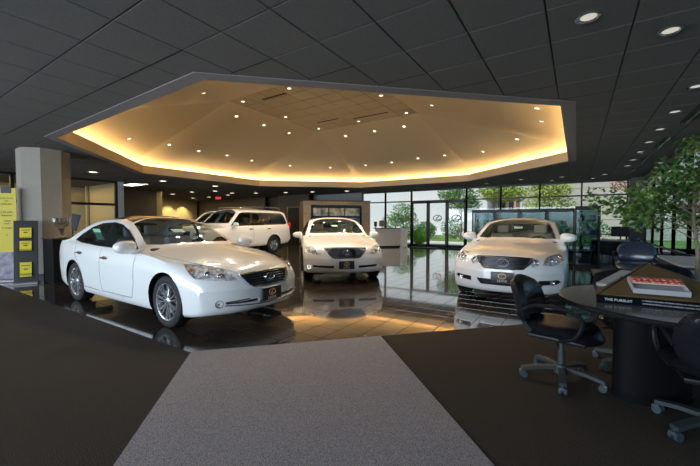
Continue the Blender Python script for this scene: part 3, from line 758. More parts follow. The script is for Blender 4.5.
for i in range(8):
    p, q = V((*offset(OCT, .12)[i], 0)), V((*offset(OCT, .12)[(i + 1) % 8], 0)); d = (q - p).normalized(); bm = B()
    n = int((q - p).length / 1.25); L_ = (q - p).length
    for k in range(n):
        a = p + d * (L_ * (k + .04) / n); b = p + d * (L_ * (k + .96) / n)
        cyl(bm, (a.x, a.y, 3.185), (b.x, b.y, 3.185), .016, 6)
    o = obj('cove_light', bm, strip); nm = ['near right diagonal', 'right', 'far right diagonal', 'far', 'far left diagonal', 'left', 'near left diagonal', 'near'][i]
    tag(o, 'warm tube lighting hidden behind the %s lip of the octagonal cove' % nm, 'light', 'cove lights')

# walls
def wall(name, polybox, m, kind='structure'):
    bm = B()
    for c, s_ in polybox: box(bm, c, s_)
    return tag(obj(name, bm, m, smooth=False), kind=kind)
wall('wall_left', [((-28.1, 6, 1.6), (.2, 24.6, 3.3))], wall_yel)
wall('wall_front', [((-22, -6.3, 1.6), (12.4, .2, 3.3)), ((1.3, -6.3, 1.6), (2, .2, 3.3)), ((-7.7, -6.3, .2), (16.2, .2, .5)), ((-7.7, -6.3, 2.98), (16.2, .2, .25))], wall_grey)
wall('wall_back', [((-19.4, 17.75, 1.6), (17.4, .2, 3.3))], wall_dark)
wall('wall_right', [((2.15, 5.5, .05), (.16, 24, .1)), ((2.15, 5.5, 2.98), (.16, 24, .14)), ((2.15, -4, 1.6), (.16, 5, 3.3))], wall_grey)
wall('roof', [((-12.9, 5.75, 5.3), (31, 24.5, .2))], wall_dark)
wall('wall_plenum', [((-12.9, -6.3, 4.2), (31, .2, 2.2)), ((-12.9, 17.8, 4.2), (31, .2, 2.2)), ((-28.2, 5.75, 4.2), (.2, 24.5, 2.2)), ((2.4, 5.75, 4.2), (.2, 24.5, 2.2))], wall_dark)
wall('wall_pale', [((-12.45, 17.55, 1.55), (3.6, .12, 3.1))], wall_pale)
wall('wall_dark_recess', [((-15.2, 16.6, 1.55), (2.6, .12, 3.1)), ((-22, 17.0, 1.55), (7.6, .12, 3.1))], wall_dark)
wall('wall_cream', [((-26.2, 12.2, 1.55), (.15, 9.5, 3.1)), ((-19.6, 8.75, 1.55), (.15, 3.6, 3.1))], wall_yel)
bm = B(); box(bm, (-19.5, 8.6, 1.55), (.12, 3.2, 3.1)); tag(obj('wall_office_end', bm, wall_grey, smooth=False), kind='structure')

# back glazing (Y = 17.6): mullions on a 1.555 m module, transom at 2.43, three door leaves
GY = 17.6
def bar(bm, x0, x1, y0, y1, z0, z1): box(bm, ((x0 + x1) / 2, (y0 + y1) / 2, (z0 + z1) / 2), (x1 - x0, y1 - y0, z1 - z0))
MX = [-10.69, -9.11, -7.53, -4.60, -3.02, -1.40, .15, 1.67]
wins = []
for i, (a, b) in enumerate(zip(MX, MX[1:])):
    w = thing('window_%d' % (i + 1), None, None, (0, 0, 0)); tag(w, kind='structure')
    bm = B()
    for x in (a, b): bar(bm, x - .028, x + .028, GY - .07, GY + .07, 0, ZC)
    bar(bm, a, b, GY - .06, GY + .06, 2.40, 2.46); bar(bm, a, b, GY - .06, GY + .06, ZC - .07, ZC + .01)
    if i != 2: bar(bm, a, b, GY - .06, GY + .06, 0, .1); bar(bm, a, b, GY - .04, GY + .04, .80, .84) if i > 2 else None
    obj('window_frame', bm, alu, w, smooth=False)
    bm = B(); bar(bm, a + .02, b - .02, GY - .004, GY + .004, 2.45, ZC - .06); obj('pane', bm, clear, w, smooth=False)
    if i != 2:
        bm = B(); bar(bm, a + .02, b - .02, GY - .004, GY + .004, .09, 2.41); obj('pane', bm, clear, w, smooth=False)
DX = [-7.50, -6.58, -5.57, -4.63]
for i in range(3):
    a, b = DX[i] + .01, DX[i + 1] - .01; d = thing('door_%d' % (i + 1), None, None); tag(d, kind='structure'); bm = B()
    for x0, x1 in ((a, a + .075), (b - .075, b)): bar(bm, x0, x1, GY - .03, GY + .03, .01, 2.4)
    bar(bm, a, b, GY - .03, GY + .03, .01, .13); bar(bm, a, b, GY - .03, GY + .03, 2.30, 2.4)
    obj('door_frame', bm, alu, d, smooth=False)
    bm = B(); bar(bm, a + .06, b - .06, GY - .004, GY + .004, .12, 2.31); obj('pane', bm, clear, d, smooth=False)
    if i:
        bm = B(); tube(bm, [((b - .12 if i == 1 else a + .12), GY - z, h) for z, h in ((.03, .95), (.09, .95), (.09, 1.25), (.03, 1.25))], .012, 6); obj('door_handle', bm, chrome, d)
        emblem(d, ((a + b) / 2, GY - .012, 1.52), Matrix(((1, 0, 0), (0, 0, -1), (0, 1, 0))), 2.9, 'door_emblem', mat('emblem_ink', (.05, .06, .07), .5))
# right glazing (X = 2.15)
ys = [16.9 - 1.52 * k for k in range(13)]
for i in range(12):
    b, a = ys[i], ys[i + 1]; w = thing('window_%d' % (i + 20), None, None); tag(w, kind='structure'); bm = B()
    for y in (a, b): bar(bm, 2.11, 2.18, y - .04, y + .04, .1, 2.92)
    for z0, z1 in ((.1, .16), (.56, .61), (2.40, 2.45), (2.86, 2.92)): bar(bm, 2.11, 2.17, a, b, z0, z1)
    obj('window_frame', bm, alu, w, smooth=False)
    for z0, z1 in ((.16, .56), (.61, 2.40), (2.45, 2.86)):
        bm = B(); bar(bm, 2.14, 2.146, a + .04, b - .04, z0, z1); obj('pane', bm, glass('side_glazing', (.80, .92, .95), ior=1.2), w, smooth=False)
# front glazing behind the camera
w = thing('window_40', None, None); tag(w, kind='structure'); bm = B()
for k in range(11): bar(bm, -15.8 + k * 1.6 - .03, -15.8 + k * 1.6 + .03, -6.35, -6.25, .4, 2.9)
obj('window_frame', bm, alu, w, smooth=False)

# columns
def octa(D_, cx=0, cy=0):
    h = D_ / 2; q = h * .4142; return [(q, -h), (h, -q), (h, q), (q, h), (-q, h), (-h, q), (-h, -q), (-q, -h)]
colm = mat('woven_column_fabric', (.30, .275, .235), .9, noise=(40, (.26, .235, .195)), bump=(120, .3))
root = thing('octagonal_column', 'beige fabric-covered octagonal column beside the cove, behind the brochure stand', 'column', (-10.75, 2.98, 0))
for k in range(8):
    o_ = octa(.92); a, b = o_[k], o_[(k + 1) % 8]; i_ = octa(.82); c, d_ = i_[(k + 1) % 8], i_[k]; sh = .003
    bm = B(); prism(bm, [(a[0] * (1 - sh), a[1] * (1 - sh)), b, c, d_], .14, ZC); obj('column_panel', bm, colm, root, smooth=False)
bm = B(); prism(bm, octa(.95), 0, .14); obj('baseboard', bm, blackp, root, smooth=False)
bm = B(); box(bm, (1.93, 17.3, ZC / 2), (.44, .5, ZC), bev=.01, seg=1); tag(obj('corner_column', bm, wall_grey, smooth=False), 'grey square column in the far right window corner', 'column')

# left office partition at X = -16.2
root = tag(thing('window_50', None, None), kind='structure'); bm = B(); X = -16.2
for y in (-1.4, .55, 2.05, 3.62, 5.17, 6.82): bar(bm, X - .05, X + .05, y - .05, y + .05, 0, ZC)
for z in (.05, 2.05, 3.0): bar(bm, X - .045, X + .045, -1.4, 6.82, z - .05, z + .05)
obj('window_frame', bm, alu, root, smooth=False)
for a, b in zip((-1.4, .55, 2.05, 3.62, 5.17), (.55, 2.05, 3.62, 5.17, 6.82)):
    for z0, z1 in ((.1, 2.0), (2.1, 2.95)):
        bm = B(); bar(bm, X - .004, X + .004, a + .05, b - .05, z0, z1); obj('pane', bm, clear, root, smooth=False)
wall('wall_office', [((-16.2, 6.98, 1.5), (.14, .22, 3.05))], wall_pale)
wall('wall_office_side', [((-18.0, 7.1, 1.5), (3.5, .1, 3.05)), ((-20.6, 2.0, 1.5), (.12, 12, 3.05)), ((-16.2, -3.9, 1.5), (.12, 4.8, 3.05))], wall_yel)
d = tag(thing('door_5', None, None), kind='structure'); bm = B(); box(bm, (-20.5, 5.9, 1.05), (.06, .95, 2.1)); obj('door_panel', bm, mat('dark_wood_door', (.035, .02, .012), .4), d, smooth=False)
bm = B(); cyl(bm, (-20.46, 5.55, 1.0), (-20.38, 5.55, 1.0), .03, 10); obj('door_handle', bm, chrome, d)
d = tag(thing('door_6', None, None), kind='structure'); bm = B(); box(bm, (-15.03, 16.48, 1.1), (.95, .08, 2.2)); obj('door_panel', bm, mat('black_door', (.006, .005, .005), .5), d, smooth=False)
bm = B(); tube(bm, [(-15.56, 16.46, 0), (-15.56, 16.46, 2.26), (-14.5, 16.46, 2.26), (-14.5, 16.46, 0)], 0, flat=(.05, .04)); obj('door_casing', bm, wall_yel, d, smooth=False)
# ---------------------------------------------------------------- lamps in the ceiling
glow_c = emis('downlight_glow', (1, .86, .6), 2.0); glow_o = emis('dim_downlight_glow', (1, .93, .82), .3)
can = mat('reflector_can', (.6, .6, .62), .2, .9)
def downlight(loc, nrm, label, group, glow, r=.075):
    t = thing('recessed_downlight', label, 'light', loc, 0, group); M = V(nrm).to_track_quat('Z', 'Y').to_matrix()
    bm = B(); lathe(bm, [(r * 1.28, 0), (r * 1.28, .008), (r, .008), (r * .92, -.005)], 16, (0, 0, 0), M); obj('trim_ring', bm, can, t)
    bm = B(); lathe(bm, [(r, .006), (r * .82, -.002), (r * .8, -.006)], 16, (0, 0, 0), M); obj('reflector', bm, can, t)
    bm = B(); lathe(bm, [(0, .004), (r * .8, .002)], 12, (0, 0, 0), M); obj('bulb', bm, glow, t)
    return t
def slope_pt(x, y):
    """height and normal of the cove slope at x, y by ray casting its mesh"""
    ok, p, n, _ = cs.ray_cast(V((x, y, 3.2)), V((0, 0, 1)))
    return (p, n if n.z < 0 else -n) if ok else (None, None)
bpy.context.view_layer.update()
side_word = lambda x, y: ('left' if x < -9.5 else 'right' if x < -3.3 and False else 'right' if x > -3.3 else 'middle') 
ORD = ['leftmost', 'second', 'third', 'fourth', 'fifth', 'sixth', 'seventh', 'eighth', 'ninth', 'tenth', 'eleventh', 'twelfth', 'thirteenth', 'fourteenth', 'fifteenth', 'sixteenth']
def nth(k): return ORD[k] if k == 0 else ORD[k] + ' from the left'
low = [(-10.65, 4.85), (-11.35, 6.4), (-11.39, 7.5), (-11.33, 8.65), (-11.37, 9.9), (-10.9, 11.7), (-9.6, 13.0), (-8, 13.5), (-6.7, 13.5), (-5.46, 13.4), (-4.36, 13.4), (-2.8, 12.8), (-1.55, 11.55), (-.72, 9.15), (-.72, 8.05)]
for i, (x, y) in enumerate(low):
    p, n = slope_pt(x, y)
    if p: downlight(p, n, 'small downlight low on the cream cove slope above the glowing lip, ' + nth(i), 'downlights low on the cove slope', glow_c, .06)
for i, (x, y) in enumerate([(-7.0, 4.75), (-8.95, 7.2), (-8.97, 8.35), (-8.98, 9.6), (-7.47, 11.1), (-6.2, 11.1), (-5.04, 11.1), (-3.34, 9.15)]):
    p, n = slope_pt(x, y)
    if p: downlight(p, n, 'small downlight high on the cream cove slope near its tiled top, ' + nth(i), 'downlights high on the cove slope', glow_c, .06)
for i, (x, y) in enumerate([(-8.1, 6.75), (-6.3, 6.75), (-8.1, 10.25), (-6.35, 10.25), (-4.6, 10.3), (-4.55, 8.5), (-8.1, 8.5)]):
    downlight((x, y, ZP - .004), (0, 0, -1), 'small downlight in the square tiled cove top, at its ' + ['near left corner', 'near edge', 'far left corner', 'far edge', 'far right corner', 'right edge', 'left edge'][i], 'downlights in the square cove panel', glow_c, .06)
words = ['nearest the camera', 'second nearest']
for i, (x, y) in enumerate([(.05, 3.51), (.66, 4.15), (1.22, 6.02), (1.23, 7.22), (1.24, 8.44), (1.25, 9.66), (1.25, 10.9), (1.26, 12.2), (1.26, 13.4), (-1.9, 15.4), (-.5, 15.4), (.8, 15.4), (-.9, 16.6), (.5, 16.6), (-3.4, 16.3)]):
    def rk(i): return ORD[i - 2].replace('leftmost', 'nearest') + (' along' if i == 2 else ' in line along') if i < 9 else ''
    lab = ['large round can light in dark tiles at top right, left of another', 'large round can light in dark tiles near the top right corner'][i] if i < 2 else 'small downlight, %s the slot vents of the right ceiling' % rk(i) if i < 9 else 'tiny downlight in the dark ceiling before the back glazing, ' + ['left in the nearer row', 'middle of the nearer row', 'right in the nearer row', 'left in the farther row', 'right in the farther row', 'by the glass doors'][i - 9]
    downlight((x, y, ZC - .003), (0, 0, -1), lab, None if i < 2 else 'downlights along the right side' if i < 9 else 'downlights before the back glazing', glow_o, .075)
FAR = [(-16.32, 8.06), (-14.48, 7.87), (-18.5, 11.71), (-14.45, 10.34), (-20.83, 11.92), (-18.68, 14.3), (-22.47, 11.81), (-23.18, 14.74), (-16.82, 12.03), (-21.3, 14.75), (-17.16, 13.42), (-15.97, 14.21), (-14.23, 14.9), (-12.65, 15.4), (-10.7, 16.04), (-13.85, 5.14)]
rk_ = sorted(range(16), key=lambda k: math.atan2(FAR[k][0], FAR[k][1])); LFL = ['downlight in the low dark ceiling beyond the cove, ' + nth(rk_.index(k)) for k in range(16)]
for i, (x, y) in enumerate([(-16.32, 8.06), (-14.48, 7.87), (-18.5, 11.71), (-14.45, 10.34), (-20.83, 11.92), (-18.68, 14.3), (-22.47, 11.81), (-23.18, 14.74), (-16.82, 12.03), (-21.3, 14.75), (-17.16, 13.42), (-15.97, 14.21), (-14.23, 14.9), (-12.65, 15.4), (-10.7, 16.04), (-13.85, 5.14)]):
    downlight((x, y, ZC - .003), (0, 0, -1), LFL[i], 'downlights in the far left ceiling', glow_c, .15)
t = thing('ceiling_panel_light', 'bright oblong ceiling light in front of the grey end wall at left', 'light', (-16.9, 7.8, ZC - .01))
bm = B(); box(bm, (0, 0, 0), (1.2, .6, .03), bev=.008); obj('frame', bm, can, t); bm = B(); box(bm, (0, 0, -.017), (1.1, .5, .01)); obj('diffuser', bm, emis('panel_glow', (1, .9, .72), 3), t)
for i, (y, nm) in enumerate([(7.5, 'nearest'), (9.95, 'second nearest'), (12.4, 'third nearest'), (14.8, 'farthest')]):
    t = thing('slot_vent', 'long dark linear slot vent in the right ceiling, %s of four' % nm, 'vent', (1.53, y, ZC - .004), 0, 'linear slot vents')
    bm = B(); box(bm, (0, 0, 0), (.17, 1.25, .012)); obj('vent_body', bm, blackp, t, smooth=False)
    bm = B(); box(bm, (0, 0, -.008), (.03, 1.25, .008)); obj('vane', bm, can, t, smooth=False)
for i, (x0, y0, lx, ly, nm) in enumerate([(-7.05, 6.95, .9, .07, 'near left'), (-5.7, 9.9, 1.3, .06, 'far right'), (-7.2, 9.6, .9, .05, 'far left')]):
    bm = B(); box(bm, (x0, y0, ZP - .006), (lx, ly, .01)); tag(obj('cove_slot_vent', bm, mat('cove_slot', (.05, .035, .015), .8), smooth=False), 'narrow dark slot vent in the %s of the square cove panel' % nm, 'vent')
# lamps' own light, plus an added fill at far left
for x, y, z, e_ in [(-25.3, 14.54, 2.95, 110), (-25.3, 15.66, 2.95, 110)]:
    light('wall_washer', 'SPOT', (x, y, z), (0, R(28), 0), e_, (1, .78, .38), spot_size=R(75), spot_blend=.8, shadow_soft_size=.05)
light('office_lamp', 'AREA', (-18.4, 3.5, 2.95), (0, 0, 0), 75, (1, .76, .36), shape='RECTANGLE', size=3, size_y=6)
light('far_left_fill', 'AREA', (-21, 13, 3.0), (0, 0, 0), 120, (1, .8, .48), shape='RECTANGLE', size=8, size_y=5)  # added fill under the ceiling, lifts the dim far left walls
for x, y, z in [(-8.95, 7.2, 4.45), (-8.98, 9.6, 4.45), (-7.47, 11.1, 4.45), (-5.04, 11.1, 4.45), (-3.34, 9.15, 4.35), (-3.4, 7.2, 4.35), (-7.0, 4.75, 4.05), (-5.0, 5.0, 4.1), (-8.1, 6.75, 4.72), (-6.3, 6.75, 4.72), (-8.1, 10.25, 4.72), (-6.35, 10.25, 4.72), (-4.6, 10.3, 4.72), (-4.55, 8.5, 4.72), (-8.1, 8.5, 4.72)]:
    light('downlight_beam', 'SPOT', (x, y, z), (0, 0, 0), 70, (1, .84, .62), spot_size=R(135), spot_blend=.6, shadow_soft_size=.07)
# glazing portals
for nm, loc, rot, sx, sy in [('portal_back', (-4.5, 17.75, 1.55), (R(-90), 0, 0), 12.4, 3.0), ('portal_right', (2.3, 7.9, 1.5), (R(90), 0, R(90)), 18, 2.8), ('portal_front', (-7.7, -6.5, 1.65), (R(90), 0, 0), 16, 2.4)]:
    o = light(nm, 'AREA', loc, rot, 1, shape='RECTANGLE', size=sx, size_y=sy); o.data.cycles.is_portal = True

# ---------------------------------------------------------------- outside
grass = mat('lawn', (.06, .14, .02), .9, noise=(6, (.10, .20, .03)))
conc = mat('concrete', (.52, .51, .48), .85, noise=(3, (.36, .35, .33)))
bldg = mat('white_render_wall', (.70, .71, .75), .85)
beige = mat('beige_cladding', (.44, .42, .38), .85)
wall('ground_pavement', [((-8, 20.6, -.17), (70, 6, .3)), ((12, 0, -.17), (19.5, 60, .3)), ((-8, -24, -.17), (70, 35, .3)), ((-8, 48, -.18), (70, 30.2, .3))], conc)
bm = B(); box(bm, (-8, 28.2, -.14), (36, 9.4, .3)); tag(obj('lawn', bm, grass, smooth=False), 'green lawn strip beyond the glass doors', 'lawn', kind='structure')
b = thing('white_building', 'long white building wall filling the view behind the shrubs outside', 'building', (-21, 34, 0))
bm = B(); box(bm, (0, 3, 4.2), (28, 6, 8.4)); obj('wall', bm, bldg, b, smooth=False)
bm = B(); box(bm, (0, 3, 8.45), (28.4, 6.4, .25)); obj('coping', bm, conc, b, smooth=False)
b = thing('beige_building', 'pale beige building with horizontal ribs outside at right', 'building', (3.5, 33, 0))
bm = B(); box(bm, (0, 3, 3.1), (15, 6, 6.2)); obj('wall', bm, beige, b, smooth=False)
for k in range(8): bm = B(); box(bm, (0, -.005, .9 + k * .62), (15, .03, .04)); obj('cladding_rib', bm, beige, b, smooth=False)
b = thing('pink_building', 'small pinkish building with dark windows between white wall and trees', 'building', (-5.6, 36, 0))
bm = B(); box(bm, (0, 1.5, 2.2), (1.5, 3, 4.4)); obj('wall', bm, mat('pink_brick', (.55, .32, .28), .9), b, smooth=False)
for k in range(2): bm = B(); box(bm, (-.35 + k * .7, -.03, 2.9), (.4, .08, .9)); obj('window', bm, blackp, b, smooth=False)
b = thing('garden_wall', 'pale low boundary wall outside the right hand windows', 'wall', (8.5, 8, 0)); bm = B(); box(bm, (0, 0, .95), (.25, 34, 1.9)); obj('wall', bm, mat('pale_render', (.52, .62, .64), .9), b, smooth=False)
bm = B(); box(bm, (0, 0, 1.94), (.4, 34, .1)); obj('coping', bm, conc, b, smooth=False)
def leaves(bm, pts, size, rnd, flat=.35):
    for p in pts:
        a = rnd.uniform(0, 2 * pi); t = rnd.uniform(-.9, .9); s_ = size * rnd.uniform(.7, 1.25)
        d = V((cos(a) * cos(t), sin(a) * cos(t), sin(t))); n = V((rnd.gauss(0, 1), rnd.gauss(0, 1), rnd.gauss(.5, 1))); w_ = d.cross(n)
        if w_.length < .01: continue
        w_.normalize(); u_ = d.cross(w_) * .12 * s_; p = V(p)
        v = [bm.verts.new(q) for q in (p, p + d * s_ * .45 + w_ * s_ * flat + u_, p + d * s_, p + d * s_ * .45 - w_ * s_ * flat + u_)]
        bm.faces.new((v[0], v[1], v[2])); bm.faces.new((v[0], v[2], v[3]))
def blob(rnd, c, r, n):
    out = []
    for _ in range(n):
        while True:
            q = V((rnd.uniform(-1, 1), rnd.uniform(-1, 1), rnd.uniform(-1, 1)))
            if .35 < q.length < 1: break
        out.append((c[0] + q.x * r[0], c[1] + q.y * r[1], c[2] + q.z * r[2]))
    return out
lf = lambda nm, c: mat(nm, c, .5, noise=(3, tuple(min(1, v * 2.2) for v in c)), spec=.3)
g_mid, g_dark, g_lime, g_yel = lf('leaf_mid', (.09, .18, .06)), lf('leaf_dark', (.03, .09, .03)), lf('leaf_lime', (.24, .48, .03)), lf('leaf_yellow', (.19, .25, .05))
bark = mat('bark', (.12, .09, .06), .9, noise=(12, (.2, .16, .11)))
def plant(name, label, cat, x, y, parts, m, trunk=None, size=.16, seed=1, group=None):
    rnd = random.Random(seed); t = thing(name, label, cat, (x, y, 0), 0, group); bm = B()
    for c, r, n in parts: leaves(bm, blob(rnd, c, r, n), size, rnd)
    tag(obj('foliage', bm, m, t, smooth=False), kind='stuff')
    if trunk:
        bm = B(); h, r = trunk; tube(bm, smooth_curve([(0, 0, 0), (.05, .02, h * .5), (0, 0, h)], 4), [r * (1 - .05 * k) for k in range(9)], 7)
        for k in range(4): a = k * 1.6; tube(bm, [(0, 0, h * .7), (cos(a) * .5, sin(a) * .5, h * 1.15)], r * .4, 5)
        obj('trunk', bm, bark, t)
    return t
plant('small_tree', 'bushy small tree outside the window left of the doors', 'tree', -11.2, 24.5, [((0, 0, 2.0), (.9, .8, .8), 700), ((-.5, 0, 1.4), (.6, .6, .5), 300), ((.7, 0, 1.5), (.6, .5, .6), 300)], g_mid, (1.6, .05), .15, 2)
plant('shrub', 'loose green shrub outside at the far left window edge', 'shrub', -12.9, 25.6, [((0, 0, 1.0), (.7, .7, 1.0), 500)], g_mid, None, .15, 3)
plant('hedge_ball', 'clipped bright lime green round hedge by the left door leaf', 'hedge', -8.0, 19.9, [((0, 0, .42), (.52, .5, .48), 2600)], g_lime, None, .07, 4)
bm = B(); bmesh.ops.create_uvsphere(bm, u_segments=20, v_segments=14, radius=1); bmesh.ops.transform(bm, matrix=Matrix.Diagonal((.48, .46, .43, 1)), verts=bm.verts)
hb = [o for o in bpy.data.objects if o.name == 'hedge_ball'][0]; o = obj('core', bm, g_lime, hb); o.location = (0, 0, .42)
for i, (x, y, w_, h_, s_) in enumerate([(-12.0, 27.4, .8, .8, 5), (-9.95, 26.2, .8, .9, 6), (-8.3, 27.6, .95, 1.1, 7), (-11.4, 29.8, .9, .9, 8)]):
    plant('shrub', ['green shrub seen left of the glass doors', 'green shrub seen through the left door leaf', 'broad green shrub seen through the middle and right door leaves', 'low green shrub below the small tree outside'][i], 'shrub', x, y, [((0, 0, h_ * .75), (w_, .7, h_ * .75), 900)], g_mid, None, .15, s_)
plant('street_tree', 'slim-trunked tree with spreading crown seen over the doors', 'tree', -6.9, 24.9, [((0, 0, 3.0), (1.2, 1.0, .9), 1400), ((-.8, 0, 3.3), (.9, .8, .5), 500), ((.6, 0, 2.5), (.8, .7, .6), 500)], g_mid, (2.6, .07), .16, 9)
plant('street_tree', 'yellow-green tree crown behind the white sedan at right', 'tree', -4.1, 23.2, [((0, 0, 3.2), (1.25, 1.0, .7), 1500), ((.9, 0, 3.0), (.8, .8, .5), 600)], g_yel, (2.7, .07), .16, 10)
plant('street_tree', 'tall tree crown outside, between the white and the beige building', 'tree', -1.5, 25.4, [((0, 0, 3.4), (1.3, 1.1, .7), 1300), ((0, 0, 2.5), (1.5, 1.0, .7), 900)], g_yel, (2.9, .07), .16, 11)
for i, x in enumerate((-6.75, -6.05, -5.35, -4.65)):
    plant('cypress', 'narrow dark cypress outside, %s of four in a row' % ['leftmost', 'second from left', 'third from left', 'rightmost'][i], 'tree', x, 29.0, [((0, 0, .95), (.24, .24, .95), 500), ((0, 0, 1.7), (.15, .15, .6), 220)], g_dark, None, .09, 20 + i, 'row of cypresses')
plant('autumn_tree', 'reddish tree crown above the beige building at far right', 'tree', 3.0, 28.6, [((0, 0, 3.9), (1.3, .8, .8), 700)], lf('leaf_red', (.22, .09, .05)), (3.4, .07), .16, 30)
plant('shrub', 'dark shrub outside beyond the display cabinets', 'shrub', .2, 22.5, [((0, 0, .8), (1.4, .7, .8), 900)], g_dark, None, .15, 31)
# ---------------------------------------------------------------- cars
es, _ = build_car(ES, 'sedan', 'large white sedan with a dark reflection set into its roof, parked nearest at left in three-quarter view', (-5.74, 3.23, 0), R(.46))
bm = B(); box(bm, (-.82, -.735, 1.14), (.26, .004, .19), rot=RX(R(21))); obj('window_sticker', bm, mat('green_paper', (.22, .50, .36), .6), es)['label'] = 'pale green price sheet in the rear door window'
build_car(LS, 'sedan', 'white sedan seen head-on in the middle before the stone kiosk', (-5.77, 7.98, 0), R(-47.7))
build_car(GS, 'sedan', 'ivory white sedan at right, in front of the black glass cabinets', (-1.04, 8.26, 0), R(-88.4))
suv, _ = build_car(GX, 'suv', 'white suv with dark side windows, between the left and middle sedans', (-11.59, 9.09, 0), R(-87.2))
bm = B()
for s in (1, -1):
    tube(bm, smooth_curve([(.2, .62 * s, 1.84), (.05, .62 * s, 1.91), (-1, .62 * s, 1.94), (-1.9, .62 * s, 1.92), (-2.1, .62 * s, 1.84)], 4), .018, 6)
obj('roof_rail', bm, alloy, suv)
for s in (1, -1):
    bm = B(); box(bm, (-2.47, .80 * s, 1.17), (.1, .14, .28), bev=.03); obj('tail_lamp', bm, mat('red_lens', (.45, .01, .01), .2, emit=((1, .05, .03), .15)), suv)
c = copy_tree(suv); c.location = (-14.6, 10.6, 0); c['label'] = 'second white suv, mostly hidden behind the nearer white suv'

# ---------------------------------------------------------------- right side furniture
cab_black = mat('cabinet_black', (.008, .009, .010), .35, spec=.2)
cglass = glass('cabinet_glass', (.60, .70, .72), ior=1.2)
def case_(name, label, x0, x1, y0, y1, h, nshelf, group=None, cols=1):
    t = thing(name, label, 'cabinet', ((x0 + x1) / 2, (y0 + y1) / 2, 0), 0, group); w, d = x1 - x0, y1 - y0
    bm = B(); box(bm, (0, 0, .05), (w, d, .1), bev=.004, seg=1); obj('plinth', bm, cab_black, t, smooth=False)
    bm = B(); box(bm, (0, 0, h - .05), (w, d, .10), bev=.004, seg=1); obj('top_frame', bm, cab_black, t, smooth=False)
    for sx in (-1, 1):
        for sy in (-1, 1): bm = B(); box(bm, (sx * (w / 2 - .02), sy * (d / 2 - .02), h / 2), (.04, .04, h - .1)); obj('post', bm, cab_black, t, smooth=False)
    for k in range(nshelf):
        z = .1 + (h - .1) * (k + 1) / (nshelf + 1); bm = B(); box(bm, (0, 0, z), (w - .06, d - .06, .012)); obj('shelf', bm, mat('shelf_glass_edge', (.12, .2, .2), .1), t, smooth=False)
    for nm, c_, s_ in (('glass_door', (0, -d / 2 + .01, h / 2), (w - .08, .006, h - .16)), ('glass_back', (0, d / 2 - .01, h / 2), (w - .08, .006, h - .16)), *([('glass_side', (w / 2 - .01, 0, h / 2), (.006, d - .08, h - .16))] if not group else [])):
        bm = B(); box(bm, c_, s_); obj(nm, bm, cglass, t, smooth=False)
    return t
case_('tall_display_cabinet', 'tall black-framed glass cabinet beside the right mirror of the ivory sedan', -.05, .56, 12.0, 12.5, 1.79, 3)
lab = ['leftmost', 'second from left', 'third from left', 'rightmost']
for k in range(4): case_('display_cabinet', 'black glass cabinet in the row behind the ivory sedan, ' + lab[k], -2.99 + k * .735, -2.99 + k * .735 + .73, 12.15, 12.6, 1.74, 2, 'row of display cabinets')
rnd = random.Random(5)
items = [mat('item_%d' % i, c, .4) for i, c in enumerate([(.6, .62, .65), (.05, .1, .3), (.55, .5, .4), (.02, .02, .03), (.3, .05, .05)])]
for k in range(5):
    for z in ((.53, .98, 1.43) if k == 4 else (.66, 1.2)):
        for j in range(2):
            x = (-.05 + .17 + j * .27) if k == 4 else -3.0 + k * .735 + .2 + j * .3; bm = B()
            if (k + j) % 2: box(bm, (0, 0, .085), (.13, .1, .15), bev=.012)
            else: lathe(bm, [(0, .01), (.05, .01), (.055, .05), (.04, .14), (.02, .17), (.02, .2), (0, .2)], 12)
            o = obj('gift_box' if (k + j) % 2 else 'flask', bm, rnd.choice(items)); o.location = (x, 12.28, z - (.0 if k == 4 else .0))
            o.location.z = (.1 + (1.79 - .1) * ((.53, .98, 1.43).index(z) + 1) / 4 + .002) if k == 4 else .1 + 1.64 * ((.66, 1.2).index(z) + 1) / 3 + .002
            side_ = ['left', 'right'][j]; ci = ['leftmost', 'second', 'third', 'last'][k] if k < 4 else ''
            shelf_ = {.66: 'lower', 1.2: 'upper', .53: 'lowest', .98: 'middle', 1.43: 'top'}[z]
            tag(o, ('small boxed item' if (k + j) % 2 else 'small flask') + (' at %s on the %s shelf of the tall glass cabinet' % (side_, shelf_) if k == 4 else ' at %s on the %s shelf of the %s low cabinet' % (side_, shelf_, ci)), 'merchandise', ('boxes' if (k + j) % 2 else 'flasks') + (' in the tall cabinet' if k == 4 else ' in the cabinet row'))
# office chair
leather_b = mat('black_leather', (.010, .011, .014), .27, bump=(30, .25), spec=.4)
castm = mat('grey_plastic', (.045, .065, .08), .35)
basem = mat('grey_metal_base', (.075, .095, .10), .35, .5)
def sheet(bm, fn, nu=14, nv=12, th=.06):
    """padded panel from fn(u,v)->(point, normal); u,v in -1..1"""
    A = []; Bk = []
    for i in range(nu + 1):
        ra, rb = [], []
        for j in range(nv + 1):
            u, v = -1 + 2 * i / nu, -1 + 2 * j / nv; p, n = fn(u, v)
            k = max(0, 1 - abs(u) ** 5) ** .5 * max(0, 1 - abs(v) ** 5) ** .5
            ra.append(bm.verts.new(p + n * th / 2 * k)); rb.append(bm.verts.new(p - n * th / 2 * k))
        A.append(ra); Bk.append(rb)
    for i in range(nu):
        for j in range(nv):
            bm.faces.new((A[i][j], A[i + 1][j], A[i + 1][j + 1], A[i][j + 1])); bm.faces.new((Bk[i][j], Bk[i][j + 1], Bk[i + 1][j + 1], Bk[i + 1][j]))
    bmesh.ops.remove_doubles(bm, verts=bm.verts, dist=.0008); bmesh.ops.recalc_face_normals(bm, faces=bm.faces)
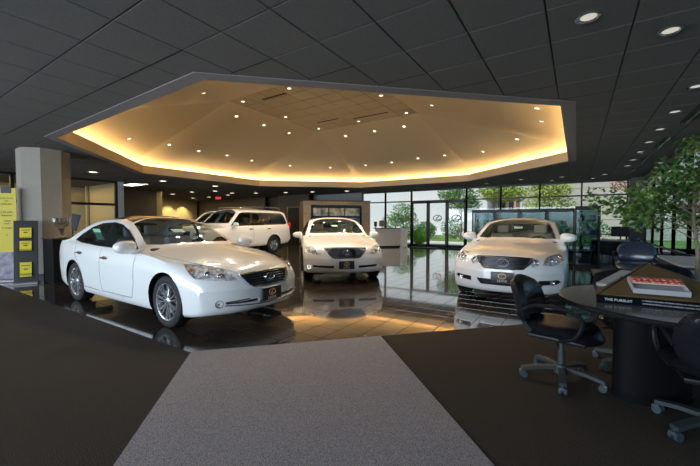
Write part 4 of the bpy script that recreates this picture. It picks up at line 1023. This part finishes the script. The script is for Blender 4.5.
def office_chair(label, loc, rz, rot_base=0.0, group='black leather office chairs'):
    t = thing('office_chair', label, 'chair', loc, rz, group)
    def sq(u, v, a, b):    # squircle mapping of a square
        x = u * sqrt(max(0, 1 - v * v / 2.6)); y = v * sqrt(max(0, 1 - u * u / 2.6)); return x * a * 1.12, y * b * 1.12
    bm = B(); sheet(bm, lambda u, v: ((lambda x, y: V((x + .02, y, .44 - .05 * max(0, u) ** 3 + .02 * abs(v) ** 2 + .02 * max(0, -u) ** 2)))(*sq(u, v, .25, .255)), V((0, 0, 1))), th=.11)
    obj('seat', bm, leather_b, t)
    bm = B(); box(bm, (0.0, 0, .385), (.42, .40, .035), bev=.012); obj('seat_pan', bm, blackp, t)
    def bk(u, v):
        y, z = sq(u, v, .235, .185); lean = .06 * (v + 1) + .035 * (v - .2) ** 2
        return V((-.225 - lean + .05 * (abs(u) ** 2.2), y, .655 + z)), V((1, 0, .12)).normalized()
    bm = B(); sheet(bm, bk, th=.13)
    obj('backrest', bm, leather_b, t)
    bm = B()
    for k in (-.07, .09): tube(bm, [(-.222 - .06 * (k / .235 + 1) + .04 + .05 * abs(u) ** 2.2, u * .2, .655 + k) for u in (-1, -.6, 0, .6, 1)], .006, 5)
    obj('backrest_seam', bm, leather_b, t)
    bm = B(); tube(bm, smooth_curve([(0, 0, .39), (-.2, 0, .385), (-.285, 0, .44), (-.30, 0, .6)], 4), 0, flat=(.012, .035)); obj('back_bracket', bm, blackp, t)
    for s in (1, -1):
        bm = B(); tube(bm, smooth_curve([(-.235, s * .25, .60), (-.12, s * .285, .665), (.08, s * .29, .665), (.20, s * .285, .60), (.16, s * .27, .46), (.04, s * .22, .395)], 6), .016, 8); obj('armrest', bm, blackp, t)
    bm = B(); cyl(bm, (0, 0, .12), (0, 0, .26), .028, 14); cyl(bm, (0, 0, .26), (0, 0, .40), .019, 12); lathe(bm, [(0, .055), (.055, .06), (.05, .13), (.03, .14), (0, .14)], 16); obj('gas_column', bm, basem, t)
    bm = B(); box(bm, (0, 0, .375), (.2, .16, .05), bev=.012); cyl(bm, (0, 0, .37), (.02, -.24, .36), .007, 6); obj('tilt_mechanism', bm, blackp, t)
    for k in range(5):
        a = rot_base + 2 * pi * k / 5; d = V((cos(a), sin(a), 0))
        bm = B(); tube(bm, [d * .04 + V((0, 0, .105)), d * .18 + V((0, 0, .10)), d * .31 + V((0, 0, .078))], 0, flat=(.026, .014)); lg = obj('base_arm', bm, basem, t)
        bm = B(); c0 = d * .31; nrm_ = V((-d.y, d.x, 0)); cyl(bm, c0 + V((0, 0, .05)), c0 + V((0, 0, .08)), .008, 6)
        for s in (1, -1): cyl(bm, c0 + nrm_ * s * .008 + V((0, 0, .028)) - d * .012, c0 + nrm_ * s * .028 + V((0, 0, .028)) - d * .012, .028, 14)
        box(bm, c0 + V((0, 0, .045)) - d * .004, (.05, .05, .03), rot=RZ(a), bev=.012)
        obj('caster', bm, castm, lg)
    return t
office_chair('black leather office chair in front, left of the round table', (-.09, 3.43, 0), R(-12), R(-74))
office_chair('dark office chair cut off by the right edge of the picture', (.76, 3.05, 0), R(90), R(131))
office_chair('black office chair behind the peak of the sloping display', (.80, 4.90, 0), R(-97), R(30))
office_chair('black office chair at the left back of the round table, beside the binder', (.45, 4.05, 0), R(-75), R(10))
oc = office_chair('leather chair with painted bluish sheen standing alone beyond the round table', (.98, 8.75, 0), R(-97), R(50)); oc.scale = (1.2, 1.2, 1.09)
for ch in oc.children:
    if ch.name.split('.')[0] in ('seat', 'backrest'):
        ch.data.materials.clear(); ch.data.materials.append(mat('blue_sheen_leather', (.035, .055, .085), .22, spec=.9))  # blue-grey reflections on the black leather are put into its colour
office_chair('distant black office chair at the desk in the far right corner', (1.22, 13.6, 0), R(150), R(50))

# round table
T = thing('round_table', 'round grey-topped table with black edge and black oval pedestal at right', 'table', (.60, 3.52, 0))
bm = B(); lathe(bm, [(0, .727), (.715, .727), (.715, .738), (0, .738)], 72); obj('tabletop', bm, mat('grey_laminate', (.16, .155, .16), .16, noise=(60, (.13, .13, .135)), spec=.6), T)
bm = B(); lathe(bm, [(0, .690), (.69, .690), (.717, .70), (.722, .72), (.722, .734), (.717, .7385)], 72); obj('table_edge', bm, blackg, T)
bm = B(); n = 40; ang = R(30); ring = [(.27 * cos(2 * pi * k / n), .16 * sin(2 * pi * k / n)) for k in range(n)]
prism(bm, ring, 0.0, .69, M=RZ(ang), c=(-.10, -.06, 0)); obj('pedestal', bm, mat('pedestal_black', (.005, .005, .006), .6, spec=.1), T)
bm = B(); prism(bm, [(x * 1.03, y * 1.03) for x, y in ring], 0, .05, M=RZ(ang), c=(-.10, -.06, 0)); obj('kick_ring', bm, blackg, T)
# sloping sales display on the table
Z0 = .739; FL, FR = V((.135, 3.20, 0)), V((1.02, 3.27, 0)); APX = V((.53, 4.0, 0)); SB = V((.0, .035, 0)); LB = V((.15, 3.62, 0)); RB = V((1.05, 3.75, 0))
D_ = thing('sales_display', 'black and brown sloping tabletop display with white lettering on its front', 'display', (FL.x, FL.y, Z0)); o0 = V((FL.x, FL.y, Z0))
def P3(p, z): return V((p.x, p.y, z)) - o0
ft, ap = Z0 + .050, Z0 + .245
bm = B(); ix = [V((.03, .03, 0)), V((-.03, .03, 0))]
vs = [P3(FL, Z0), P3(FR, Z0), P3(FR + SB, ft), P3(FL + SB, ft), P3(APX, Z0), P3(APX, ap), P3(LB, Z0), P3(LB, ft + .0), P3(RB, Z0), P3(RB, ft)]
v = [bm.verts.new(p) for p in vs]
for f in ((0, 1, 2, 3), (0, 3, 7, 6), (6, 7, 5, 4), (1, 8, 9, 2), (8, 4, 5, 9), (3, 2, 5), (3, 5, 7), (2, 9, 5), (0, 6, 4, 8, 1)): bm.faces.new([v[i] for i in f])
bmesh.ops.recalc_face_normals(bm, faces=bm.faces)
obj('display_body', bm, mat('display_black', (.005, .005, .006), .4, spec=.2), D_, smooth=False)
nrm3 = (P3(FR + SB, ft) - P3(FL + SB, ft)).cross(P3(APX, ap) - P3(FL + SB, ft)).normalized(); 
if nrm3.z < 0: nrm3 = -nrm3
bm = B(); C3 = (P3(FL + SB, ft) + P3(FR + SB, ft) + P3(APX, ap)) / 3
tri = [C3 + (p - C3) * .95 + nrm3 * .004 for p in (P3(FL + SB, ft), P3(FR + SB, ft), P3(APX, ap))]; a_ = [bm.verts.new(p) for p in tri]; b_ = [bm.verts.new(p - nrm3 * .01) for p in tri]
bm.faces.new(a_); bm.faces.new(b_[::-1])
for i in range(3): bm.faces.new([a_[i], b_[i], b_[(i + 1) % 3], a_[(i + 1) % 3]])
bmesh.ops.recalc_face_normals(bm, faces=bm.faces)
obj('sloping_board', bm, mat('brown_board', (.17, .105, .04), .45), D_, smooth=False)['label'] = 'bronze brown sloping board'
fx = (FR - FL).normalized(); fy = V((0, .035, .05)).normalized(); fz = fx.cross(fy).normalized()
def front_m(s_, z): p = P3(FL + fx * s_ + SB * ((z - Z0) / .05), z) + fz * .002; return Matrix(((fx.x, fy.x, fz.x, p.x), (fx.y, fy.y, fz.y, p.y), (fx.z, fy.z, fz.z, p.z), (0, 0, 0, 1)))
lw = mat('white_lettering', (.8, .8, .8), .5)
text('title_lettering', 'THE PURSUIT', .028, front_m(.05, Z0 + .025), lw, D_, .0005, 'LEFT')
text('small_lettering', 'OF PERFECTION AND OF EVERY DETAIL IN YOUR NEW CAR', .0125, front_m(.27, Z0 + .035), lw, D_, .0005, 'LEFT')
text('small_lettering', 'CHOOSE EXTERIOR COLORS, INTERIOR LEATHER AND WOOD TRIM', .0125, front_m(.27, Z0 + .016), lw, D_, .0005, 'LEFT')
# tray of red chips lying on the slope
sy = ((P3(APX, ap) - (P3(FL, ft) + P3(FR, ft)) / 2)).normalized(); sx = fx; sz = sx.cross(sy).normalized()
if sz.z < 0: sz = -sz
tc = P3(FL, ft) + fx * .39 + sy * .20 + sz * .014
TR = thing('sample_tray', 'white tray with a row of round red colour samples on the sloping display', 'tray', tuple(tc + o0))
Mt = Matrix((sx, sy, sz)).transposed()
def tb(bm, c, s_, bev=.002): box(bm, Mt @ V(c), s_, rot=Mt, bev=bev, seg=1)
trw = mat('tray_white', (.42, .42, .43), .5)
bm = B(); tb(bm, (0, 0, 0), (.32, .24, .012)); tb(bm, (0, .115, .018), (.32, .01, .03)); tb(bm, (0, -.115, .018), (.32, .01, .03)); tb(bm, (-.155, 0, .018), (.01, .24, .03)); tb(bm, (.155, 0, .018), (.01, .24, .03)); obj('tray_body', bm, trw, TR, smooth=False)
bm = B(); tb(bm, (0, .055, .028), (.30, .105, .012)); obj('sample_strip', bm, mat('strip_pink', (.62, .42, .36), .5), TR, smooth=False)
for k in range(8):
    for r_ in range(2):
        bm = B(); lathe(bm, [(0, .008), (.015, .007), (.0175, 0)], 14, Mt @ V((-.131 + k * .0375, .030 + r_ * .047, .034)), Mt); obj('colour_sample', bm, mat('sample_red', (.62, .06, .035), .3) if (k + r_) % 3 else mat('sample_orange', (.75, .16, .05), .3), TR)
# binder leaning on the left shoulder of the display
BN = thing('binder', 'pale grey flat binder lying on the left shoulder of the sloping display', 'binder', (.275, 3.67, Z0 + .130), R(54))
bm = B(); box(bm, (0, 0, 0), (.34, .085, .028), rot=RY(R(-16)), bev=.006); obj('cover', bm, mat('binder_grey', (.34, .33, .31), .5), BN, smooth=False)
bm = B(); box(bm, (.02, 0, 0.002), (.02, .089, .034), rot=RY(R(-16)), bev=.002); obj('strap', bm, blackp, BN, smooth=False)

# low white cabinet by the right window, far desk
t = thing('low_cabinet', 'low grey-white cabinet with dark side by the right windows, behind the potted tree', 'cabinet', (1.62, 7.0, 0))
bm = B(); box(bm, (0, .3, .36), (.80, 1.6, .70)); obj('body', bm, mat('dark_side', (.03, .028, .03), .5), t, smooth=False)
bm = B(); box(bm, (0, .3, .735), (.84, 1.66, .035), bev=.006); obj('worktop', bm, mat('pale_top', (.40, .39, .38), .4), t, smooth=False)
for k in range(2): bm = B(); box(bm, (-.2 + k * .4, -.51, .36), (.38, .02, .64), bev=.004); d2 = obj('door', bm, mat('grey_front', (.30, .31, .34), .5), t, smooth=False); bm = B(); cyl(bm, (-.05 + k * .1, -.53, .5), (-.05 + k * .1, -.53, .6), .006, 6); obj('handle', bm, chrome, d2)
t = thing('desk', 'dark desk in the far right corner behind the tall glass cabinet', 'desk', (1.05, 14.2, 0))
bm = B(); box(bm, (0, 0, .73), (1.3, .7, .04), bev=.008); obj('desktop', bm, mat('pale_top', (.4, .4, .4), .4), t, smooth=False)
for s_ in (-.6, .6): bm = B(); box(bm, (s_, 0, .355), (.04, .62, .71)); obj('side_panel', bm, blackp, t, smooth=False)
bm = B(); box(bm, (0, .25, .45), (1.16, .02, .5)); obj('modesty_panel', bm, blackp, t, smooth=False)
t = thing('monitor', 'black computer monitor on the far right desk', 'monitor', (1.2, 14.25, .75)); bm = B(); box(bm, (0, 0, .27), (.5, .04, .33), bev=.01); obj('screen', bm, blackp, t, smooth=False); bm = B(); cyl(bm, (0, .02, 0), (0, .02, .15), .02, 8); lathe(bm, [(0, 0), (.11, 0), (.1, .012), (0, .015)], 18); obj('stand', bm, blackp, t)
t = thing('paper_stack', 'white sheets of paper leaning on the far right desk', 'paper', (.75, 14.1, .751)); bm = B()
for k in range(4): box(bm, (0, 0, .004 + k * .006), (.22, .3, .005), rot=RZ(k * .2))
obj('sheets', bm, lw, t, smooth=False)
t = thing('waste_bin', 'small pale bin on the floor under the far right desk', 'bin', (.78, 13.9, 0)); bm = B(); lathe(bm, [(0, .01), (.09, .0), (.12, .28), (.11, .28), (.085, .02)], 18); obj('bin_body', bm, mat('bin_grey', (.3, .32, .34), .5), t)
bm = B(); lathe(bm, [(.125, .275), (.13, .285), (.125, .295), (.115, .285), (.125, .275)], 18); obj('rim', bm, blackp, t)
# potted ficus
def ficus():
    rnd = random.Random(11); bx_, by_ = 1.20, 5.78
    t = thing('potted_ficus', 'tall leafy ficus tree with pale trunks reaching the ceiling at right', 'plant', (bx_, by_, 0))
    bm = B(); lathe(bm, [(0, .02), (.19, 0), (.25, .38), (.27, .40), (.27, .43), (.24, .43), (.23, .36), (0, .36)], 28); obj('pot', bm, mat('dark_pot', (.03, .028, .026), .4), t)
    bm = B(); lathe(bm, [(0, .375), (.15, .37), (.23, .355)], 20); obj('soil', bm, mat('soil', (.03, .02, .012), .95, bump=(40, .8)), t)
    bkm = mat('pale_bark', (.30, .25, .17), .8, noise=(14, (.20, .16, .10)))
    tips = []
    for k, (dx, dy) in enumerate([(0, 0), (.06, .05)]):
        top = V((dx * 3 + rnd.uniform(-.1, .1), dy * 3, 1.9 + .2 * k)); p = smooth_curve([(dx, dy, .36), (dx * 1.2 + .03, dy, .9), (dx * 2 - .02, dy * 2, 1.4), tuple(top)], 5)
        bm = B(); tube(bm, p, [.026 - .014 * i / len(p) for i in range(len(p))], 8); obj('trunk', bm, bkm, t); tips.append(top)
    clusters = []; bm = B(); fw = V((-.72, .1, 0))
    R_ax = V((cos(R(33.21)), sin(R(33.21)), 0)); ztop = lambda x, y: 2.45 + .62 * min(.4, V((x, y, 0)).dot(R_ax)) - .05
    for k in range(88):
        a = rnd.uniform(0, 2 * pi); rr = rnd.uniform(.2, 1.0); z = rnd.uniform(1.40, 2.62); rmax = 1.05 if z < 1.9 else 1.05 - (z - 1.9) * .45
        if z > ztop(cos(a) * rr * rmax, sin(a) * rr * rmax) - .12: continue
        c = V((cos(a) * rr * rmax, sin(a) * rr * rmax, z - rr * .12)); clusters.append(c)
        st = V((0, 0, min(2.2, max(1.1, c.z - .2)))); tube(bm, smooth_curve([tuple(st), tuple(st.lerp(c, .5) + V((0, 0, .05))), tuple(c)], 4), [.007 - .0006 * i for i in range(9)], 5)
    obj('branches', bm, bkm, t)
    bm = B()
    for c in clusters:
        n = rnd.randint(55, 95); R_ = rnd.uniform(.14, .25)
        leaves(bm, [(x, y, z) for x, y, z in blob(rnd, (c.x, c.y, c.z), (R_, R_, R_ * .8), n) if y + by_ < 99 and x + bx_ < 2.0 and z < ztop(x, y)], .078, rnd, .30)
    tag(obj('foliage', bm, mat('ficus_leaf', (.022, .07, .012), .35, noise=(7, (.17, .29, .06), .12), spec=.6), t, smooth=False), kind='stuff')  # noise paints bright highlights into the dark green leaf colour
ficus()

# ---------------------------------------------------------------- middle: stone kiosk and reception desk
K = thing('stone_kiosk', 'square tan stone-clad kiosk with a dark display window, behind the middle sedan', 'kiosk', (-10.0, 14.15, 0), R(48))
stone = [mat('tan_stone_%d' % i, c, .6, noise=(9, tuple(v * .75 for v in c)), bump=(40, .2)) for i, c in enumerate([(.42, .31, .20), (.38, .28, .18), (.46, .345, .235)])]
bm = B(); box(bm, (0, .75, 1.16), (3.28, 1.36, 2.3)); obj('core', bm, blackp, K, smooth=False)
w_, h_ = 3.42, 2.36; nx, nz = 6, 4; wx0, wx1, wz0, wz1 = -1.32, 1.22, .55, 2.12
for i in range(nx):
    for j in range(nz):
        x0, x1 = -w_ / 2 + w_ * i / nx, -w_ / 2 + w_ * (i + 1) / nx; z0, z1 = h_ * j / nz, h_ * (j + 1) / nz
        for (a, b, c, d) in minus([(x0, z0), (x1, z0), (x1, z1), (x0, z1)], [(wx0, wz0), (wx1, wz0), (wx1, wz1), (wx0, wz1)]) and [(min(p[0] for p in q), max(p[0] for p in q), min(p[1] for p in q), max(p[1] for p in q)) for q in minus([(x0, z0), (x1, z0), (x1, z1), (x0, z1)], [(wx0, wz0), (wx1, wz0), (wx1, wz1), (wx0, wz1)])]:
            if b - a < .02 or d - c < .02: continue
            bm = B(); box(bm, ((a + b) / 2, .03, (c + d) / 2), (b - a - .006, .07, d - c - .006), bev=.004, seg=1); obj('stone_slab', bm, rnd.choice(stone), K, smooth=False)
for s_ in (-1, 1):
    for i in range(2):
        for j in range(nz): bm = B(); box(bm, (s_ * (w_ / 2 - .035), .42 + i * .72, (j + .5) * h_ / nz), (.07, .71, h_ / nz - .006), bev=.004, seg=1); obj('stone_slab', bm, rnd.choice(stone), K, smooth=False)
bm = B(); box(bm, (0, .75, h_ + .01), (w_ + .04, 1.52, .05), bev=.008); obj('coping', bm, mat('dark_coping', (.10, .07, .045), .5), K, smooth=False)
bm = B(); tube(bm, [(wx0, .0, wz0), (wx1, .0, wz0), (wx1, 0, wz1), (wx0, 0, wz1)], 0, flat=(.05, .05), closed=True); obj('display_frame', bm, blackg, K, smooth=False)
pic = [mat('poster_%d' % i, c, .3, noise=(3.2, d, .12)) for i, (c, d) in enumerate([((.10, .12, .14), (.6, .62, .55)), ((.16, .16, .12), (.65, .6, .45)), ((.12, .14, .12), (.6, .62, .5)), ((.05, .07, .10), (.25, .3, .35)), ((.12, .2, .2), (.45, .55, .5)), ((.06, .12, .2), (.4, .5, .6))])]
for i in range(3):
    for j in range(3):
        x = wx0 + .06 + (wx1 - wx0 - .12) * (i + .5) / 3; z = wz1 - .06 - (wz1 - wz0 - .12) * (j + .5) / 3
        bm = B(); box(bm, (x, .0, z), ((wx1 - wx0) / 3 - .1, .03, (wz1 - wz0) / 3 - .14), bev=.006, seg=1); sc = obj('display_screen', bm, pic[(i + j * 3) % 6], K, smooth=False)
        bm = B(); tube(bm, [(x + a, -.005, z + b) for a, b in ((-.39, -.21), (.39, -.21), (.39, .21), (-.39, .21))], 0, flat=(.02, .012), closed=True); obj('screen_bezel', bm, mat('blue_bezel', (.01, .03, .10), .3), sc, smooth=False)
RD = thing('reception_desk', 'pale grey reception counter left of the glass doors', 'counter', (0, 0, 0)); RD.location = (-8.3, 16.3, 0)
arc = [V((-8.68, 15.68, 0)), V((-8.5, 15.85, 0)), V((-8.2, 16.12, 0)), V((-7.75, 16.6, 0))]; arc = [p - V((-8.3, 16.3, 0)) for p in smooth_curve([tuple(p) for p in arc], 5)]
def ribbon(bm, pts, z0, z1, th):
    L_ = []
    for i, p in enumerate(pts):
        t_ = (pts[min(i + 1, len(pts) - 1)] - pts[max(i - 1, 0)]).normalized(); n_ = V((-t_.y, t_.x, 0)); L_.append((p, p + n_ * th))
    r_ = [[bm.verts.new((q.x, q.y, z)) for q, z in ((a, z0), (b, z0), (b, z1), (a, z1))] for a, b in L_]
    for a, b in zip(r_, r_[1:]):
        for k in range(4): bm.faces.new((a[k], a[(k + 1) % 4], b[(k + 1) % 4], b[k]))
    bm.faces.new(r_[0][::-1]); bm.faces.new(r_[-1]); bmesh.ops.recalc_face_normals(bm, faces=bm.faces)
bm = B(); ribbon(bm, arc, .08, .96, .08); obj('front_panel', bm, mat('grey_counter', (.62, .62, .61), .6, noise=(40, (.54, .54, .53))), RD, smooth=False)
bm = B(); ribbon(bm, arc, 0, .08, .06); obj('kick_board', bm, blackp, RD, smooth=False)
bm = B(); ribbon(bm, [p + V((.03, -.04, 0)) for p in arc], .96, 1.0, .5); obj('countertop', bm, mat('brown_counter_top', (.10, .075, .055), .4), RD, smooth=False)
bm = B(); box(bm, (.72, .42, .49), (.28, .42, .98), rot=RZ(R(40)), bev=.01); obj('end_panel', bm, mat('white_panel', (.85, .85, .85), .4), RD, smooth=False)
def monitor(label, x, y, z, w_, h_, rz, m):
    t = thing('monitor', label, 'monitor', (x, y, z), rz); bm = B(); box(bm, (0, 0, .08 + h_ / 2), (w_, .05, h_), bev=.01); obj('screen', bm, m, t, smooth=False)
    bm = B(); cyl(bm, (0, .01, .01), (0, .01, .1), .02, 8); lathe(bm, [(0, 0), (.1, 0), (.09, .014), (0, .016)], 16); obj('stand', bm, blackp, t)
monitor('tan-backed monitor on the reception counter', -8.62, 16.3, 1.0, .34, .32, R(35), mat('monitor_tan', (.22, .16, .12), .5))
monitor('black monitor on the counter, next to the stone kiosk', -8.95, 16.15, 1.0, .16, .26, R(20), blackp)
t = thing('door_mat', 'grey entrance mat on the tiles before the glass doors', 'mat', (-6.5, 16.92, 0)); bm = B(); box(bm, (0, 0, .006), (1.5, .7, .012), bev=.003, seg=1); obj('mat_body', bm, mat('mat_grey', (.22, .21, .19), .9, bump=(80, .5)), t, smooth=False)
bm = B(); tube(bm, [(-.75, -.35, .008), (.75, -.35, .008), (.75, .35, .008), (-.75, .35, .008)], 0, flat=(.008, .02), closed=True); obj('rubber_border', bm, rubber, t, smooth=False)

# ---------------------------------------------------------------- left side
yel = mat('banner_yellow', (.52, .42, .02), .6)
t = thing('banner_stand', 'yellow upright banner stand with black lettering, left of the column', 'banner', (-10.60, 2.27, 0), R(48))
bm = B(); box(bm, (0, 0, 1.38), (.36, .012, 1.42)); obj('banner_sheet', bm, yel, t, smooth=False)
bm = B(); box(bm, (0, 0, .37), (.36, .012, .60)); o = obj('picture_panel', bm, mat('banner_photo', (.10, .08, .14), .6, noise=(7, (.34, .32, .36))), t, smooth=False)
bm = B(); box(bm, (0, 0, 2.04), (.2, .016, .13), bev=.005); o = obj('top_badge', bm, blackp, t, smooth=False)
bm = B(); box(bm, (0, 0, .03), (.46, .30, .05), bev=.012); obj('foot', bm, mat('foot_grey', (.35, .35, .35), .5), t, smooth=False)
bm = B(); cyl(bm, (0, .02, .05), (0, .02, 2.1), .012, 8); obj('pole', bm, chrome, t)
ink = mat('black_ink', (.012, .012, .012), .6)
def bt(s_, size, z, mm=ink, x=0): text('banner_lettering', s_, size, Matrix.Translation((x, -.0085, z)) @ Matrix.Rotation(pi / 2, 4, 'X'), mm, t, .0006)
for s_, sz_, z in [('INVITATION', .042, 1.86), ('TO', .05, 1.80), ('LUXURY', .055, 1.73), ('0.9% APR', .055, 1.55), ('FINANCING', .04, 1.48), ('12,000', .05, 1.36), ('MILES', .042, 1.30), ('4 YEARS', .05, 1.20), ('L', .06, 1.05)]: bt(s_, sz_, z)
t = thing('brochure_stand', 'slim dark leaning stand holding yellow brochures before the column', 'stand', (-9.95, 2.40, 0), R(68))
bm = B(); box(bm, (0, .1, .70), (.40, .03, 1.34), rot=RX(R(-7)), bev=.006); obj('back_panel', bm, mat('stand_charcoal', (.02, .02, .023), .45), t, smooth=False)
bm = B(); box(bm, (0, 0, .02), (.42, .36, .035), bev=.008); obj('foot', bm, mat('foot_grey', (.35, .35, .35), .5), t, smooth=False)
for k, z in enumerate((.30, .82, 1.08)):
    bm = B(); yy = .10 + (z - .70) * .123 - .03; box(bm, (0, yy - .05, z - .09), (.26, .004, .05)); box(bm, (0, yy - .015, z - .118 - (.05 if k == 0 else 0)), (.26, .07, .004)); obj('pocket', bm, glass('pocket_acrylic', (.85, .87, .9)), t, smooth=False)
br = [('lowest', .31, .31), ('middle', .82, .21), ('top', 1.10, .22)]
for nm, z, h_ in br:
    yy = .10 + (z - .70) * .123 - .048; Mw = Matrix.Translation((-9.95, 2.40, 0)) @ Matrix.Rotation(R(68), 4, 'Z'); b2 = thing('brochure', 'yellow brochure in the %s pocket of the dark stand' % nm, 'brochure', Mw @ V((0, yy, z)), R(68), 'yellow brochures on the stand')
    bm = B(); box(bm, (0, 0, 0), (.19, .012, h_), rot=RX(R(-7))); obj('cover', bm, mat('brochure_yellow', (.75, .62, .02), .5), b2, smooth=False)
    bm = B(); box(bm, (0, -.009, h_ * .28), (.13, .003, .012), rot=RX(R(-7))); box(bm, (0, -.008, .01), (.07, .003, .022), rot=RX(R(-7))); obj('printed_block', bm, ink, b2, smooth=False)
t = thing('black_pedestal', 'black pedestal cabinet carrying the glass trophy, between column and left sedan', 'pedestal', (-9.62, 2.98, 0), R(0))
bm = B(); box(bm, (0, 0, .49), (.62, .58, .94), bev=.006); obj('body', bm, mat('pedestal_black', (.005, .005, .006), .6, spec=.1), t, smooth=False)
bm = B(); box(bm, (0, 0, .975), (.66, .62, .03), bev=.006); obj('top', bm, blackg, t, smooth=False)
bm = B(); box(bm, (0, 0, .03), (.58, .54, .06)); obj('plinth', bm, blackp, t, smooth=False)
t = thing('glass_trophy', 'cut glass trophy bowl with dark stem and brass base on the black pedestal', 'trophy', (-9.66, 2.95, .99))
bm = B(); lathe(bm, [(0, 0), (.11, 0), (.115, .015), (.10, .035), (.06, .045), (0, .045)], 24); obj('base', bm, mat('brass', (.55, .42, .2), .3, .8), t)
bm = B(); lathe(bm, [(0, .045), (.055, .045), (.05, .09), (.035, .12), (.06, .19), (.065, .21), (0, .21)], 20); obj('stem', bm, mat('dark_wood', (.05, .025, .015), .4), t)
bm = B(); n = 14; lathe(bm, [(0, .215), (.06, .22), (.13, .28), (.165, .35), (.17, .43), (.16, .44), (.12, .40), (.1, .33), (0, .27)], n); obj('bowl', bm, glass('cut_glass', (.80, .80, .78), .05), t, smooth=False)
bm = B()
for k in range(n): a = 2 * pi * k / n; cyl(bm, (.155 * cos(a), .155 * sin(a), .33), (.172 * cos(a), .172 * sin(a), .45), .005, 5)
obj('facets', bm, mat('crystal_edge', (.30, .29, .26), .15), t)
t = thing('tilted_screen', 'dark tilted screen on a post behind the left sedan trunk', 'screen', (-12.95, 4.22, -.08), R(60))
bm = B(); box(bm, (0, 0, 1.42), (.34, .05, .5), rot=RY(R(14)), bev=.01); obj('panel', bm, mat('navy_plastic', (.012, .02, .035), .4), t, smooth=False)
bm = B(); cyl(bm, (0, 0, 0.02), (0, 0, 1.25), .03, 10); lathe(bm, [(0, 0), (.22, 0), (.2, .03), (0, .035)], 20); obj('post', bm, blackp, t)
# exit sign and a few things against the far walls
t = thing('exit_sign', 'small glowing red exit sign under the far dark ceiling', 'sign', (-17.8, 12.95, 2.72), R(50))
bm = B(); box(bm, (0, 0, 0), (.34, .05, .2), bev=.008); obj('housing', bm, blackp, t, smooth=False); bm = B(); cyl(bm, (0, 0, .1), (0, 0, .32), .01, 6); obj('stem', bm, blackp, t)
text('sign_lettering', 'EXIT', .15, Matrix.Translation((0, -.028, 0)) @ Matrix.Rotation(pi / 2, 4, 'X'), emis('exit_red', (1, .03, .05), 1.5), t, .002)
for i, (x, y, lx, ly, h_, lb) in enumerate([(-23.6, 12.0, .6, 2.2, 1.5, 'dark counter against the cream wall at far left'), (-19.8, 13.8, .5, .9, 1.45, 'pale office cubicle panel in the far dark area')]):
    t = thing('partition_counter', lb, 'counter', (x, y, 0)); bm = B(); box(bm, (0, 0, h_ / 2), (lx, ly, h_)); obj('body', bm, [wall_dark, wall_pale][i], t, smooth=False); bm = B(); box(bm, (0, 0, h_ + .02), (lx + .05, ly + .05, .04)); obj('top', bm, blackp, t, smooth=False)
t = thing('framed_picture', 'framed picture on the cream office wall seen through the left partition', 'picture', (-20.5, 3.9, 1.35), R(90)); bm = B(); box(bm, (0, 0, 0), (.55, .03, .75), bev=.006); obj('frame', bm, blackp, t, smooth=False); bm = B(); box(bm, (0, -.017, 0), (.46, .006, .66)); obj('print', bm, mat('print_ochre', (.35, .24, .08), .6, noise=(14, (.6, .5, .3))), t, smooth=False)
